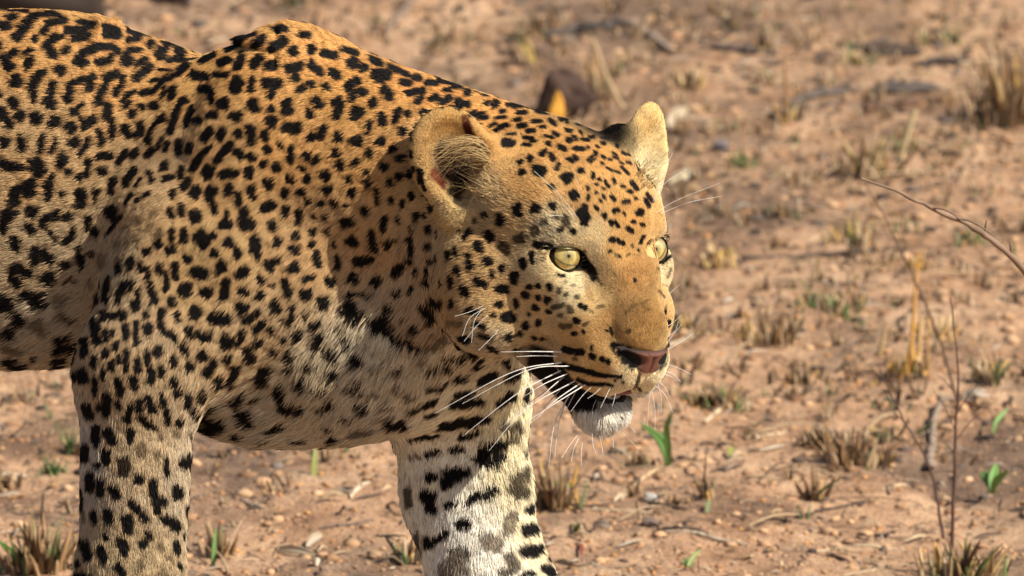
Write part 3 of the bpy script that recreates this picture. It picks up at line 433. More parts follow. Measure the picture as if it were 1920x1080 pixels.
# ------------------------------------------------------------------ coat: ground colour, lie, length
HINT = np.array([
 # x y | colour | lie of the hair in the view | length, lift
 (-600,60, 196,148,90, -1,.1, 22,.2), (-600,600, 205,190,165, -1,.3, 34,.25), (-600,300,190,150,108,-1,.2,24,.2),
 (50,60, 202,150,88, -1,.12, 20,.2), (250,110, 202,150,88, -1,.2, 20,.2), (60,300,190,152,108, -1,.25, 22,.2),
 (60,480,184,156,122,-1,.35,24,.22), (60,620,190,172,148,-.8,.6,34,.25), (300,330,182,146,106,-.85,.5,20,.2),
 (430,110,208,154,88,-.9,.35,18,.2), (540,90,214,158,90,-.9,.3,18,.25), (420,300,196,152,100,-.75,.65,19,.2),
 (400,480,192,154,106,-.6,.8,20,.2), (200,520,180,155,125,-.6,.8,24,.25), (220,660,182,152,118,-.4,.9,20,.22),
 (560,250,204,150,88,-.8,.6,20,.22), (600,450,192,150,104,-.7,.7,22,.22), (480,640,188,156,118,-.6,.8,26,.25),
 (600,700,206,186,156,-.5,.75,40,.3), (480,780,208,192,168,-.7,.6,40,.3), (680,780,210,194,172,-.5,.8,40,.3),
 (250,850,182,156,124,-.12,1,20,.22), (160,850,195,182,168,-.2,1,22,.25), (250,1040,180,154,120,-.05,1,20,.22), (340,900,190,170,145,.2,1,24,.3),
 (650,160,212,154,82,-.95,.35,20,.25), (720,300,202,148,86,-.8,.55,22,.22), (800,170,208,148,78,-1,.2,18,.22),
 (930,215,210,150,78,-1,0,16,.22), (700,450,194,152,106,-.6,.75,24,.25), (790,480,186,152,116,-.4,.9,26,.25),
 (780,600,190,158,122,-.5,.8,34,.3), (720,640,218,202,174,-.5,.85,40,.35), (850,660,218,200,170,-.3,.9,34,.35),
 (850,740,238,226,200,-.3,.9,25,.28), (960,720,236,222,188,.3,.9,26,.4), (820,860,244,236,220,-.2,1,25,.25), (960,860,234,220,186,.2,1,30,.4),
 (730,880,190,168,142,-.3,1,36,.35), (850,980,246,240,228,-.1,1,25,.25), (1000,1000,242,230,198,.35,.9,20,.3), (900,1060,246,238,224,0,1,25,.25),
 (1050,270,208,152,82,-.9,-.2,13,.22), (1150,300,212,154,82,-.5,-.8,11,.22), (1000,340,206,156,94,-.9,-.3,14,.25),
 (1100,370,212,160,94,-.45,-.9,12,.22), (1180,400,214,160,90,-.2,-1,10,.22), (1230,400,214,166,104,.2,-1,10,.22),
 (960,420,200,162,112,-1,-.1,20,.3), (900,470,198,158,108,-1,.2,22,.28), (860,560,194,156,110,-.8,.5,22,.28),
 (940,560,204,164,112,-1,.15,15,.22), (1000,560,206,168,116,-1,0,12,.2), (1050,440,216,196,158,-.8,-.6,14,.35),
 (1110,455,222,196,152,-.5,-.9,11,.3), (1080,535,228,208,168,-.9,.2,10,.2), (1020,510,222,194,146,-1,.1,11,.2), (1120,560,216,178,122,-.8,.1,8,.2),
 (1160,470,206,156,92,-.2,-1,8,.2), (1190,520,188,136,76,-.1,-1,7,.18), (1215,600,176,128,70,0,-1,6,.18), (1240,560,212,168,110,.2,-.8,6,.2),
 (1150,600,182,136,80,-.7,-.3,7,.18), (1210,640,204,154,90,.1,-.8,6,.18), (1250,500,226,200,158,.7,.2,7,.25), (1245,470,232,212,172,.7,0,7,.25),
 (1250,430,222,198,158,.5,-.6,10,.35), (1090,640,206,160,100,-1,.05,9,.2), (1130,690,212,164,98,-.9,.2,9,.2), (1010,620,202,170,126,-1,.15,12,.22),
 (930,640,204,178,142,-.9,.45,22,.3), (990,670,196,176,150,-.8,.4,20,.3), (1105,728,214,180,124,-.6,.7,10,.25), (1165,722,236,216,178,-.2,1,11,.25),
 (1228,710,240,222,188,.2,1,11,.3), (1225,680,226,186,128,.3,.6,8,.2), (1120,790,226,220,208,-.15,1,30,.5), (1165,770,236,232,222,.5,.8,26,.55),
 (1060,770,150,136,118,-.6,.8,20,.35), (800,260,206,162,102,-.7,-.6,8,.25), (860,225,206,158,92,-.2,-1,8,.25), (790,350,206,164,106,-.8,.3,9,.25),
 (925,275,212,158,90,.5,-.6,10,.25), (910,380,192,164,122,-.7,-.6,24,.4), (860,400,200,166,116,-.7,.6,12,.3), (850,300,150,120,96,-.7,-.4,14,.3),
 (1215,230,238,198,134,.1,-1,9,.3), (1235,260,240,208,150,.6,-.4,11,.4), (1215,320,240,220,176,.4,-.3,14,.4), (1150,254,40,30,26,-.5,-.8,10,.3)
], dtype=np.float64)
def cast(x, y):                      # first solid point seen at (x, y)
    d = np.arange(560, -900, -4.0)
    k = (DC - d) / DC
    q = np.stack([(x - 960) * k, (540 - y) * k, d], -1)
    f = sample(F, q)
    i = np.argmax(f < 0)
    return q[i] if f[i] < 0 else at(x, y, 0)
HP = np.array([cast(h[0], h[1]) for h in HINT])
HCOL = (HINT[:, 2:5] / 255.0) ** 2.2
def coat(q, n):
    w = 0; col = 0; lie = 0; ll = 0
    for i in range(len(HINT)):
        d2 = ((q - HP[i]) ** 2).sum(1)
        wi = 1.0 / (d2 + 300.0) ** 2.2
        w = w + wi; col = col + wi[:, None] * HCOL[i]
        v = np.array([HINT[i, 5], -HINT[i, 6], 0.0]); v /= np.linalg.norm(v)
        lie = lie + wi[:, None] * v; ll = ll + wi[:, None] * HINT[i, 7:9]
    col = col / w[:, None]; ll = ll / w[:, None]
    lie = lie - n * (lie * n).sum(1, keepdims=True)
    lie = lie / (np.linalg.norm(lie, axis=1, keepdims=True) + 1e-9)
    return col, lie, ll
def blk(a, n_=120000):
    for i in range(0, a, n_): yield slice(i, min(a, i + n_))
DARK = np.array([0.0065, 0.005, 0.0045])
BRWN = np.array([0.055, 0.032, 0.016])
def paint(col, m, tint):
    m = m[:, None]
    warm = np.clip(tint, 0, 1)[:, None]
    spot = DARK * (m >= .8) + BRWN * (m < .8)
    a = np.clip(m * 1.0 / .9, 0, 1)
    return col * (1 - a) + spot * a
# ------------------------------------------------------------------ materials
def mat(name):
    m = bpy.data.materials.new(name); m.use_nodes = True
    return m, m.node_tree.nodes, m.node_tree.links, m.node_tree.nodes['Principled BSDF']
def plain(name, col, rough=.6, spec=.5):
    m, n, l, b = mat(name)
    b.inputs['Base Color'].default_value = (*col, 1); b.inputs['Roughness'].default_value = rough
    b.inputs['Specular IOR Level'].default_value = spec
    t = n.new('ShaderNodeTexNoise'); t.inputs['Scale'].default_value = 180
    c = n.new('ShaderNodeTexCoord'); l.new(c.outputs['Object'], t.inputs['Vector'])
    mx = n.new('ShaderNodeMixRGB'); mx.blend_type = 'MULTIPLY'; mx.inputs[0].default_value = .5
    mx.inputs[1].default_value = (*col, 1); l.new(t.outputs['Fac'], mx.inputs[2])
    l.new(mx.outputs[0], b.inputs['Base Color'])
    return m
def attr_mat(name, rough=.7, spec=.3, attr='Col'):
    m, n, l, b = mat(name)
    a = n.new('ShaderNodeAttribute'); a.attribute_name = attr
    l.new(a.outputs['Color'], b.inputs['Base Color'])
    b.inputs['Roughness'].default_value = rough; b.inputs['Specular IOR Level'].default_value = spec
    return m
def hair_mat(name, rough=.5, spec=.14):
    m, n, l, b = mat(name)
    a = n.new('ShaderNodeAttribute'); a.attribute_name = 'Col'
    l.new(a.outputs['Color'], b.inputs['Base Color'])
    b.inputs['Roughness'].default_value = rough; b.inputs['Specular IOR Level'].default_value = spec
    tr = n.new('ShaderNodeBsdfTranslucent'); l.new(a.outputs['Color'], tr.inputs['Color'])
    mx = n.new('ShaderNodeMixShader'); mx.inputs[0].default_value = .18
    l.new(b.outputs[0], mx.inputs[1]); l.new(tr.outputs[0], mx.inputs[2])
    l.new(mx.outputs[0], n['Material Output'].inputs['Surface'])
    return m
M_SKIN = attr_mat('coat_skin', .8, .2)
M_FUR = hair_mat('coat_hair')

# wounds, tear marks, and shade painted into the ear hollow and nostrils: colour patches x1 y1 x2 y2 r | colour (0-255) | strength
OVER = [(1092, 484, 1108, 506, 8, 16, 12, 10, 1), (1108, 506, 1118, 524, 5, 22, 15, 12, .95), (1160, 654, 1188, 680, 9, 8, 6, 5, 1), (816, 328, 828, 340, 10, 110, 34, 34, .8), (832, 345, 834, 352, 6, 90, 20, 22, .8), (872, 226, 886, 262, 7, 88, 30, 26, .85),
        (876, 240, 884, 262, 6, 60, 16, 14, .9), (838, 288, 866, 312, 20, 36, 22, 18, .95), (846, 322, 872, 344, 18, 20, 12, 10, .97), (850, 362, 868, 368, 9, 20, 12, 10, .9),
        (830, 300, 845, 320, 12, 84, 60, 48, .7), (1190, 668, 1200, 690, 6, 40, 26, 22, .9), (1154, 648, 1166, 664, 5.5, 18, 12, 10, 1), (1166, 664, 1186, 680, 8, 14, 10, 9, 1),
        (1198, 700, 1196, 726, 3.5, 34, 24, 20, .9), (1100, 510, 1112, 560, 6, 150, 108, 66, .4)]
def over(q, n, col):
    x, y = view_xy(q); s_ = seen(q, n)
    for x1, y1, x2, y2, r, cr, cg, cb, v in OVER:
        dx, dy = x2 - x1, y2 - y1; L2 = dx * dx + dy * dy + 1e-6
        t = np.clip(((x - x1) * dx + (y - y1) * dy) / L2, 0, 1)
        e = np.hypot(x - x1 - t * dx, y - y1 - t * dy)
        w = (np.clip((r * 1.3 - e) / (r * .6), 0, 1) * v * s_)[:, None]
        col = col * (1 - w) + w * (np.array([cr, cg, cb]) / 255.0) ** 2.2
    return col
def colour_at(q, n, mid=0.0):
    col, lie, ll = coat(q, n)
    col = col * (0.93 + .14 * vnoise(q, 90, 1)[:, None])
    m, wm = marks(q + lie * (ll[:, :1] * mid), n)
    wm = np.clip((wm - .22) / .4, 0, 1)[:, None] * .55; col = col * (1 - wm + wm * np.array([1.0, .78, .58]))
    g_ = col.mean(1, keepdims=True); sat = np.clip((col.max(1, keepdims=True) - col.min(1, keepdims=True)) / (col.max(1, keepdims=True) + 1e-6) * 1.3, 0, 1); col = (g_ + (col - g_) * .88) * (1 + sat * np.array([.04, .09, .0]))
    h0 = q - HC; fz = np.clip(1.3 - np.abs(h0 @ HL) / 70, 0, 1) * np.clip((h0 @ HF - 10) / 50, 0, 1) * np.clip((30 - h0 @ HU) / 40, 0, 1) * np.clip((h0 @ HU + 125) / 25, 0, 1)
    col = col * (1 - fz * (.50 * vnoise(q, 7, 11) * vnoise(q, 26, 12) + .12))[:, None]
    a = np.clip(m / .9, 0, 1)[:, None]; dk = np.clip((m - .62) / .2, 0, 1)[:, None]
    col = col * (1 - a) + (DARK * dk + BRWN * (1 - dk)) * a
    h = q - HC; hx, hy, hz = np.abs(h @ HL), h @ HU, h @ HF
    flew = np.clip((hy + 250 + .40 * (140 - hz)) / 24, 0, 1) * np.clip((-188 - .42 * np.clip(hz - 20, 0, 100) - 6 - hy) / 8, 0, 1) * np.clip((hz + 45) / 30, 0, 1) * np.clip((172 - hz) / 10, 0, 1) * (hx < 120)  # black lip skin, with the muzzle's shade on the jaw painted in
    flew = flew * np.clip(1.6 - np.clip(hz - 120, 0, 60) / 60, 0, 1)
    fl = flew[:, None]; col = col * (1 - fl) + fl * np.array([.016, .011, .009])
    ns = (np.clip(1.25 - ((hx - 38) / 21) ** 2 - ((hy + 117) / 17) ** 2, 0, .25) * 4 * (hz > 120))[:, None]  # shade of the nostril openings, painted into the skin colour
    col = col * (1 - ns) + ns * .006
    return over(q, n, col), lie, ll

# ------------------------------------------------------------------ the body: one continuous mesh
QN = grad(QV)
VC = np.zeros((len(QV), 4), dtype=np.float32); VC[:, 3] = 1
for b_ in blk(len(QV)):
    VC[b_, :3] = colour_at(QV[b_], QN[b_])[0]
me = mesh_np('body', to_world(QV), quads[:, ::-1])
ca = me.color_attributes.new('Col', 'FLOAT_COLOR', 'POINT'); ca.data.foreach_set('color', VC.ravel())
me.materials.append(M_SKIN)
leo = link('leopard', me)
tag(leo, 'spotted leopard striding across dry ground with head turned and mouth half open', 'leopard')
print('body', time.time() - T0)

# ------------------------------------------------------------------ eyes
GAZE = np.array([.28, .02, .95]); GAZE /= np.linalg.norm(GAZE)
ER = 33.0
IRA = math.asin(25.5 / ER)
def dome(c, axis, R, a0, a1, col_fn, name, material, parent, nr=24, ns=48, flatten=1.0):
    ax = axes_from(axis, (0, 1, 0))
    vs, cs = [], []
    for i in range(nr + 1):
        a = a0 + (a1 - a0) * i / nr
        for j in range(ns):
            t = 2 * math.pi * j / ns
            vs.append(c + R * (ax[0] * math.cos(a) * flatten + (1 - flatten) * ax[0] * math.cos(a1) + (ax[1] * math.cos(t) + ax[2] * math.sin(t)) * math.sin(a)))
            cs.append((*col_fn(a, t), 1))
    fs = [[i * ns + j, i * ns + (j + 1) % ns, (i + 1) * ns + (j + 1) % ns, (i + 1) * ns + j] for i in range(nr) for j in range(ns)]
    m_ = mesh_np(name, to_world(np.array(vs)), fs)
    c_ = m_.color_attributes.new('Col', 'FLOAT_COLOR', 'POINT'); c_.data.foreach_set('color', np.array(cs, dtype=np.float32).ravel())
    m_.materials.append(material)
    return link(name, m_, parent)
M_EYE = attr_mat('eye_surface', .45, .3)
M_BLACK = plain('wet_black_skin', (.018, .014, .013), .35, .5)
m_, n_, l_, b_ = mat('cornea')
tr_ = n_.new('ShaderNodeBsdfTransparent'); gl_ = n_.new('ShaderNodeBsdfGlossy'); gl_.inputs['Roughness'].default_value = .03
fr_ = n_.new('ShaderNodeFresnel'); fr_.inputs[0].default_value = 1.38
mu_ = n_.new('ShaderNodeMath'); mu_.operation = 'MULTIPLY'; mu_.inputs[1].default_value = .45; l_.new(fr_.outputs[0], mu_.inputs[0])
mx_ = n_.new('ShaderNodeMixShader'); l_.new(mu_.outputs[0], mx_.inputs[0]); l_.new(tr_.outputs[0], mx_.inputs[1]); l_.new(gl_.outputs[0], mx_.inputs[2])
l_.new(mx_.outputs[0], n_['Material Output'].inputs['Surface'])
M_CORNEA = m_
def lin(r, g, b): return tuple((c / 255.0) ** 2.2 for c in (r, g, b))
def lerp3(a, b, t): t = min(max(t, 0), 1); return tuple(x * (1 - t) + y * t for x, y in zip(a, b))

def iris_col(a, t):
    k = a / IRA
    streak = .10 * math.sin(t * 23 + 3 * math.sin(t * 7) + 4 * k) + .09 * math.sin(t * 41 + 1)
    c = lerp3(lin(130, 118, 74), lin(188, 170, 106), (k - .15) / .35)
    c = lerp3(c, lin(180, 152, 84), (k - .55) / .35)
    c = lerp3(c, lin(40, 32, 18), (k - .9) / .1)
    return tuple(max(x * (1 + streak), .002) for x in c)
LIDS = []
def make_eye(cx, cy, cd, contour, sx):
    c = at(cx, cy, cd)
    eye = dome(c, GAZE, ER, IRA - .03, math.pi * .8, lambda a, t: lin(15, 11, 9), 'eye', M_EYE, leo)
    dome(c, GAZE, ER - .3, 0.10, IRA, iris_col, 'iris', M_EYE, eye)
    dome(c, GAZE, ER - .8, 0.0, 0.17, lambda a, t: (.003, .003, .003), 'pupil', M_EYE, eye, 6, 24)
    dome(c + GAZE * 2.6, GAZE, 31.2, 0.0, .90, lambda a, t: (1, 1, 1), 'cornea', M_CORNEA, eye)
    # lids: a band from the ball out to the skin
    P = np.array(contour, float); n0 = len(P); K = 8
    Pc = []
    for i in range(n0):                      # closed Catmull-Rom
        a, b, e, f = P[i - 1], P[i], P[(i + 1) % n0], P[(i + 2) % n0]
        for k in range(K):
            t = k / K
            Pc.append(.5 * (2 * b + (e - a) * t + (2 * a - 5 * b + 4 * e - f) * t * t + (3 * b - a - 3 * e + f) * t ** 3))
    Pc = np.array(Pc); mid = Pc.mean(0); LIDS.append((Pc, mid))
    rings = []; q_ = 1.0 if sx > 0 else .3
    for sc, dz, w in ((.97, -3.5, 1), (.985, 1.0, 1), (1.03, 3.0, .9), (1.06, 2.4, .6), (1.10, 0.0, .3), (1.18, -6.0, 0)):
        r_ = []
        for p in Pc:
            up_ = 1 + 1.6 * (p[1] < mid[1] - 6) * (sc > 1.01) * (sc < 1.12)
            x, y = mid + (p - mid) * (1 + (sc - 1) * (q_ if sc > 1 and p[0] > mid[0] - 4 else 1))
            bx, by = x - cx, cy - y
            q2 = (ER + 1) ** 2 - bx * bx - by * by
            db = cd + (math.sqrt(q2) if q2 > 30 else 5.5)
            ds = cast(x, y)[2]; ds = max(ds, cd + 2) if ds > 0 else cd + 10
            ds = min(ds, cd + 60)
            r_.append(at(x, y, w * db + (1 - w) * ds + dz * up_))
        rings.append(r_)
    nn = len(Pc)
    vs = np.array(rings).reshape(-1, 3)
    fs = [[i * nn + j, i * nn + (j + 1) % nn, (i + 1) * nn + (j + 1) % nn, (i + 1) * nn + j] for i in range(5) for j in range(nn)]
    m2 = mesh_np('eyelid', to_world(vs), fs); m2.materials.append(M_BLACK)
    link('eyelid', m2, leo)
make_eye(EYN[0], EYN[1], EYN[2], [(1027, 468), (1042, 467), (1060, 467), (1078, 468), (1091, 473), (1099, 482), (1104, 493), (1094, 497), (1078, 497), (1062, 495), (1047, 488), (1035, 479)], 1)
make_eye(EYF[0], EYF[1], EYF[2], [(1213, 462), (1218, 455), (1230, 450), (1241, 446), (1249, 446), (1251, 456), (1247, 470), (1240, 482), (1228, 487), (1218, 484), (1213, 474)], -1)

# ------------------------------------------------------------------ nose pad, lips
vs, cs = [], []
NU, NV = 40, 26
for j in range(NV + 1):
    v = j / NV
    for i in range(NU + 1):
        u = -1 + 2 * i / NU
        w = 54 * max(1 - v, 0) ** .7 + 7
        x = u * w; y = -96 - 45 * v - 6 * (1 - v) * abs(u) ** 2
        z = 200 - 4 * v - 14 * (x / 40) ** 2 - 5 * math.exp(-(u / .07) ** 2) * (v > .2)
        z -= 9 * (1 - min(v / .14, 1)) ** 2
        nd = math.exp(-(((abs(x) - 37) / 17) ** 2 + ((y + 119) / 13) ** 2) ** 1.8)
        nd2 = math.exp(-(((abs(x) - 50) / 9) ** 2 + ((y + 108) / 9) ** 2))
        z -= 20 * nd + 8 * nd2
        vs.append(H(x, y, z))
        k = math.sin(x * 1.9 + 7) * math.sin(y * 1.7 + x) > .86
        c = lerp3(lin(120, 78, 66), lin(40, 29, 26), abs(u) ** 4 + max(0, .12 - v) * 7 + .6 * k)
        c = lerp3(c, (.008, .006, .006), 1.6 * nd + 1.5 * nd2)  # nostril shade painted into the pad colour
        cs.append((*c, 1))
fs = [[j * (NU + 1) + i, j * (NU + 1) + i + 1, (j + 1) * (NU + 1) + i + 1, (j + 1) * (NU + 1) + i] for j in range(NV) for i in range(NU)]
m_ = mesh_np('nose', to_world(np.array(vs)), fs)
c_ = m_.color_attributes.new('Col', 'FLOAT_COLOR', 'POINT'); c_.data.foreach_set('color', np.array(cs, dtype=np.float32).ravel())
M_NOSE = attr_mat('nose_leather', .5, .35)
nt = M_NOSE.node_tree; vo = nt.nodes.new('ShaderNodeTexVoronoi'); vo.inputs['Scale'].default_value = 900
bp = nt.nodes.new('ShaderNodeBump'); bp.inputs['Strength'].default_value = .35; bp.inputs['Distance'].default_value = .0006
nt.links.new(vo.outputs['Distance'], bp.inputs['Height']); nt.links.new(bp.outputs[0], nt.nodes['Principled BSDF'].inputs['Normal'])
m_.materials.append(M_NOSE); link('nose', m_, leo)

def tube(pts_q, radii, name, material, parent, sides=8, squash=None, world=False):
    P = np.array(pts_q, float); n = len(P); vs = []
    for i in range(n):
        t = P[min(i + 1, n - 1)] - P[max(i - 1, 0)]; t /= np.linalg.norm(t) + 1e-9
        a = np.cross(t, [.13, .21, .97]); a /= np.linalg.norm(a) + 1e-9; b = np.cross(t, a)
        for k in range(sides):
            an = 2 * math.pi * k / sides
            vs.append(P[i] + radii[i] * (a * math.cos(an) + b * math.sin(an)))
    fs = [[i * sides + k, i * sides + (k + 1) % sides, (i + 1) * sides + (k + 1) % sides, (i + 1) * sides + k] for i in range(n - 1) for k in range(sides)]
    V = np.array(vs) if world else to_world(np.array(vs))
    m2 = mesh_np(name, V, fs); m2.materials.append(material)
    return link(name, m2, parent)
def spline(P, n):
    P = np.array(P, float); P = np.vstack([2 * P[0] - P[1], P, 2 * P[-1] - P[-2]]); out = []
    for s_ in np.linspace(0, len(P) - 3 - 1e-6, n):
        i = int(s_); t = s_ - i; a, b, e, f = P[i], P[i + 1], P[i + 2], P[i + 3]
        out.append(.5 * (2 * b + (e - a) * t + (2 * a - 5 * b + 4 * e - f) * t * t + (3 * b - a - 3 * e + f) * t ** 3))
    return np.array(out)
M_LIP = plain('black_lip', (.010, .008, .008), .75, .25)
M_GUM = plain('pink_gum', (.30, .10, .09), .4, .5)
lip = spline([H(-80, -206, 20), H(-60, -228, 70), H(-40, -236, 108), H(-20, -240, 128), H(0, -242, 134), H(20, -240, 128), H(40, -236, 108), H(60, -228, 70), H(80, -206, 20)], 40)
tube(lip, np.interp(np.arange(40), [0, 8, 20, 32, 39], [3, 5, 6, 5, 3]), 'lower_lip', M_LIP, leo, 10)
gum = spline([H(-40, -210, 110), H(-22, -212, 142), H(0, -210, 150), H(22, -212, 142), H(40, -210, 110)], 24)
tube(gum, np.full(24, 5.0), 'upper_gum', M_GUM, leo, 10)
tg = spline([H(0, -224, 50), H(0, -230, 80), H(0, -232, 108)], 14)
tube(tg, np.interp(np.arange(14), [0, 8, 13], [14, 12, 5]), 'tongue', M_GUM, leo, 12)

# ------------------------------------------------------------------ whiskers and brow bristles, each on its own
WH = """1057 660 1000 659 938 660;1050 668 1005 667 968 669;1057 679 960 698 815 775;1071 686 990 694 867 757;1055 693 970 738 867 818;1082 712 985 768 917 845
1050 716 1000 750 940 802;1103 718 1040 757 983 794;1055 725 1020 765 990 800;1075 728 1040 795 1029 874;1065 740 1047 798 1040 858;1113 722 1092 742 1070 772;1130 724 1115 738 1102 747
1146 724 1138 740 1126 765;1120 745 1113 760 1110 775;1155 732 1152 748 1148 762;1085 725 1072 748 1062 768;1060 704 1035 725 1012 747;1092 716 1040 752 1005 786;1068 699 1020 720 985 742
913 570 880 585 853 593;920 573 882 595 867 630;920 585 893 612 870 640;940 613 918 637 897 657;911 573 890 600 884 643
1086 413 1050 366 1001 320;1092 388 1086 356 1078 328;1080 413 1062 390 1039 375;1060 406 1045 404 1030 404
1225 381 1245 345 1288 317;1228 400 1270 375 1350 343;1234 403 1290 380 1352 368;1222 384 1240 335 1261 287;1211 369 1211 325 1212 284
1161 802 1176 820 1198 843;1177 778 1192 784 1210 796;1082 817 1066 838 1053 859;1085 822 1076 842 1071 866;1092 830 1090 850 1090 872;1110 813 1112 834 1119 853;1124 817 1128 834 1131 854;1141 813 1149 824 1150 840;1170 790 1182 800 1192 812
1228 722 1248 742 1261 773;1240 700 1262 708 1273 722;1240 696 1260 700 1276 716;1250 683 1272 690 1296 702;1254 655 1278 640 1300 625;1252 632 1266 620 1272 602;1249 613 1262 605 1279 590;1243 570 1254 552 1275 533
1222 732 1228 768 1228 806;1218 734 1216 768 1214 799;1233 718 1240 745 1240 774;1235 715 1248 728 1256 745;1252 640 1262 628 1279 607"""
M_WH = plain('whisker', (.95, .93, .88), .35, .5)
for s_ in WH.replace('\n', ';').split(';'):
    x1, y1, x2, y2, x3, y3 = map(float, s_.split())
    r0 = cast(x1, y1); far_side = x1 > 1195
    d0 = r0[2] if r0[2] > 150 else 400.0
    near_d = 45 if not far_side else -10
    P = spline([at(x1, y1, d0 - 3), at(x2, y2, d0 + near_d * .7), at(x3, y3, d0 + near_d)], 14)
    rr = 1.25 if (x1 < 1110 and 650 < y1 < 745) else (.34 if x1 < 945 else .5)
    tube(P, np.linspace(rr, .3, 14), 'whisker', M_WH, leo, 6)
print('face', time.time() - T0)

# ------------------------------------------------------------------ the coat of hair
tri = np.vstack([quads[:, [0, 1, 2]], quads[:, [0, 2, 3]]])
A_, B_, D_ = QV[tri[:, 0]], QV[tri[:, 1]], QV[tri[:, 2]]
area = .5 * np.linalg.norm(np.cross(B_ - A_, D_ - A_), axis=1)
cen = (A_ + B_ + D_) / 3; nc = QN[tri[:, 0]]
vis = seen(cen, nc)
fx, fy = view_xy(cen)
inframe = (fx > -90) & (fx < 2000) & (fy > -60) & (fy < 1180)
head_ = np.linalg.norm(cen - H(0, -60, -20), axis=1) < 300
dens = np.where(vis & inframe, .75, np.where(inframe, .12, np.where(vis & (fx > -1100), .11, .035)))
dens = np.where(head_ & inframe, np.where(vis, .75, .25), dens)
face_ = np.linalg.norm(cen - H(0, -80, 90), axis=1) < 190
dens = np.where(face_ & vis, 1.15, dens)
dens *= QUAL
cnt = rng.poisson(area * dens)
idx = np.repeat(np.arange(len(tri)), cnt)
u = rng.random((len(idx), 2)); fl = u.sum(1) > 1; u[fl] = 1 - u[fl]
root = A_[idx] + (B_ - A_)[idx] * u[:, :1] + (D_ - A_)[idx] * u[:, 1:]
del A_, B_, D_, cen
n_ = len(root); print('hairs', n_)
root = root.astype(np.float32)
def sdn(q):      # how far a point sits outside the closed mouth's outline (0 inside the opening)
    h = q - HC; hx, hy, hz = h @ HL, h @ HU, h @ HF
    return np.clip((np.abs(hy + 229) - 10) / 20, 0, 1)
P0 = []; RC = []; HL_ = []
for b in blk(n_):
    q = root[b].astype(float)
    nn = grad(q, 5.0)
    q = q - nn * sample(F, q)[:, None] * .9
    col, lie, ll = colour_at(q, nn, .5)
    m = len(q)
    x, y = view_xy(q); s_ = seen(q, nn)
    kp = np.ones(m, bool)
    for Pc, mid in LIDS:                      # bare skin at the eyes
        j = (np.abs(x - mid[0]) < 60) & (np.abs(y - mid[1]) < 40) & s_
        if j.any():
            ang = np.arctan2(y[j] - mid[1], x[j] - mid[0]); pa = np.arctan2(Pc[:, 1] - mid[1], Pc[:, 0] - mid[0]); o = np.argsort(pa)
            rad = np.interp(ang, pa[o], np.hypot(*(Pc - mid).T)[o], period=2 * math.pi)
            kk = np.hypot(x[j] - mid[0], y[j] - mid[1]) > rad * np.where(np.sin(ang) < 0, 1.04, 1.12)
            t = kp[j]; kp[j] = t & kk
    hq = q - HC; hx, hy, hz = hq @ HL, hq @ HU, hq @ HF
    kp &= ~((np.abs(hx) < 8 + 54 * np.clip(1 - (-96 - hy) / 52, 0, 1) ** .7) & (hy < -97) & (hy > -150) & (hz > 184 - 14 * (hx / 40) ** 2))
    kp &= ~((((np.abs(hx) - 38) / 22) ** 2 + ((hy + 117) / 17) ** 2 < 1) & (hz > 130))      # nose leather
    kp &= ~((np.abs(hx) < 74) & (hy < -208) & (hy > -244) & (hz > 60) & (sdn(q) < .1))   # mouth
    nz1 = vnoise(q, 26, 3) - .5; nz2 = vnoise(q, 26, 5) - .5; nz3 = vnoise(q, 9, 8) - .5; nz4 = vnoise(q, 9, 9) - .5
    bt = np.cross(nn, lie)
    ll = ll.copy(); ll[:, 0] = np.maximum(ll[:, 0], 9.0)
    L = ll[:, 0] * np.where(ll[:, 0] < 27, .72, .86) * (.62 + .7 * rng.random(m)) * (.85 + .5 * vnoise(q, 14, 4))
    lift = ll[:, 1] * (.6 + .9 * rng.random(m)) + .18 * nz3
    d1 = lie + bt * (rng.normal(0, .11, m) + nz1 * .22 + nz4 * .22 * (1 + (ll[:, 0] > 21)))[:, None]
    d1 /= np.linalg.norm(d1, axis=1, keepdims=True)
    d2 = d1 + bt * (rng.normal(0, .12, m) + nz2 * .35)[:, None]
    e1 = d1 + nn * (lift * 1.9)[:, None]; e1 /= np.linalg.norm(e1, axis=1, keepdims=True)
    e2 = d1 + nn * (lift * .8)[:, None]; e2 /= np.linalg.norm(e2, axis=1, keepdims=True)
    e3 = d2 + nn * (lift * .25)[:, None]; e3 /= np.linalg.norm(e3, axis=1, keepdims=True)
    p0 = q - nn * .8
    p1 = p0 + e1 * (L * .3)[:, None]; p2 = p1 + e2 * (L * .35)[:, None]; p3 = p2 + e3 * (L * .35)[:, None]
    for pk, mn in ((p1, .7), (p2, 1.3), (p3, 1.5)):
        pk += nn * np.clip(mn * (1 + .8 * rng.random(m)) - sample(F, pk), 0, 9)[:, None]
    br = (.79 + .40 * rng.random(m)) * (.86 + .28 * vnoise(q, 12, 6)); dark = rng.random(m) < .07
    br = np.where(dark, br * .45, br)
    col = col * br[:, None] * (1 + np.stack([rng.normal(0, .03, m)] * 3, -1) * np.array([1, 0, -1]))
    P0.append(np.stack([p0, p1, p2, p3], 1)[kp]); RC.append(np.clip(col, .002, 1)[kp]); HL_.append((np.where(s_, .6, 1.3) * (1 + .25 * (L > 24)))[kp])
P0 = np.concatenate(P0); RC = np.concatenate(RC); HR = np.concatenate(HL_)
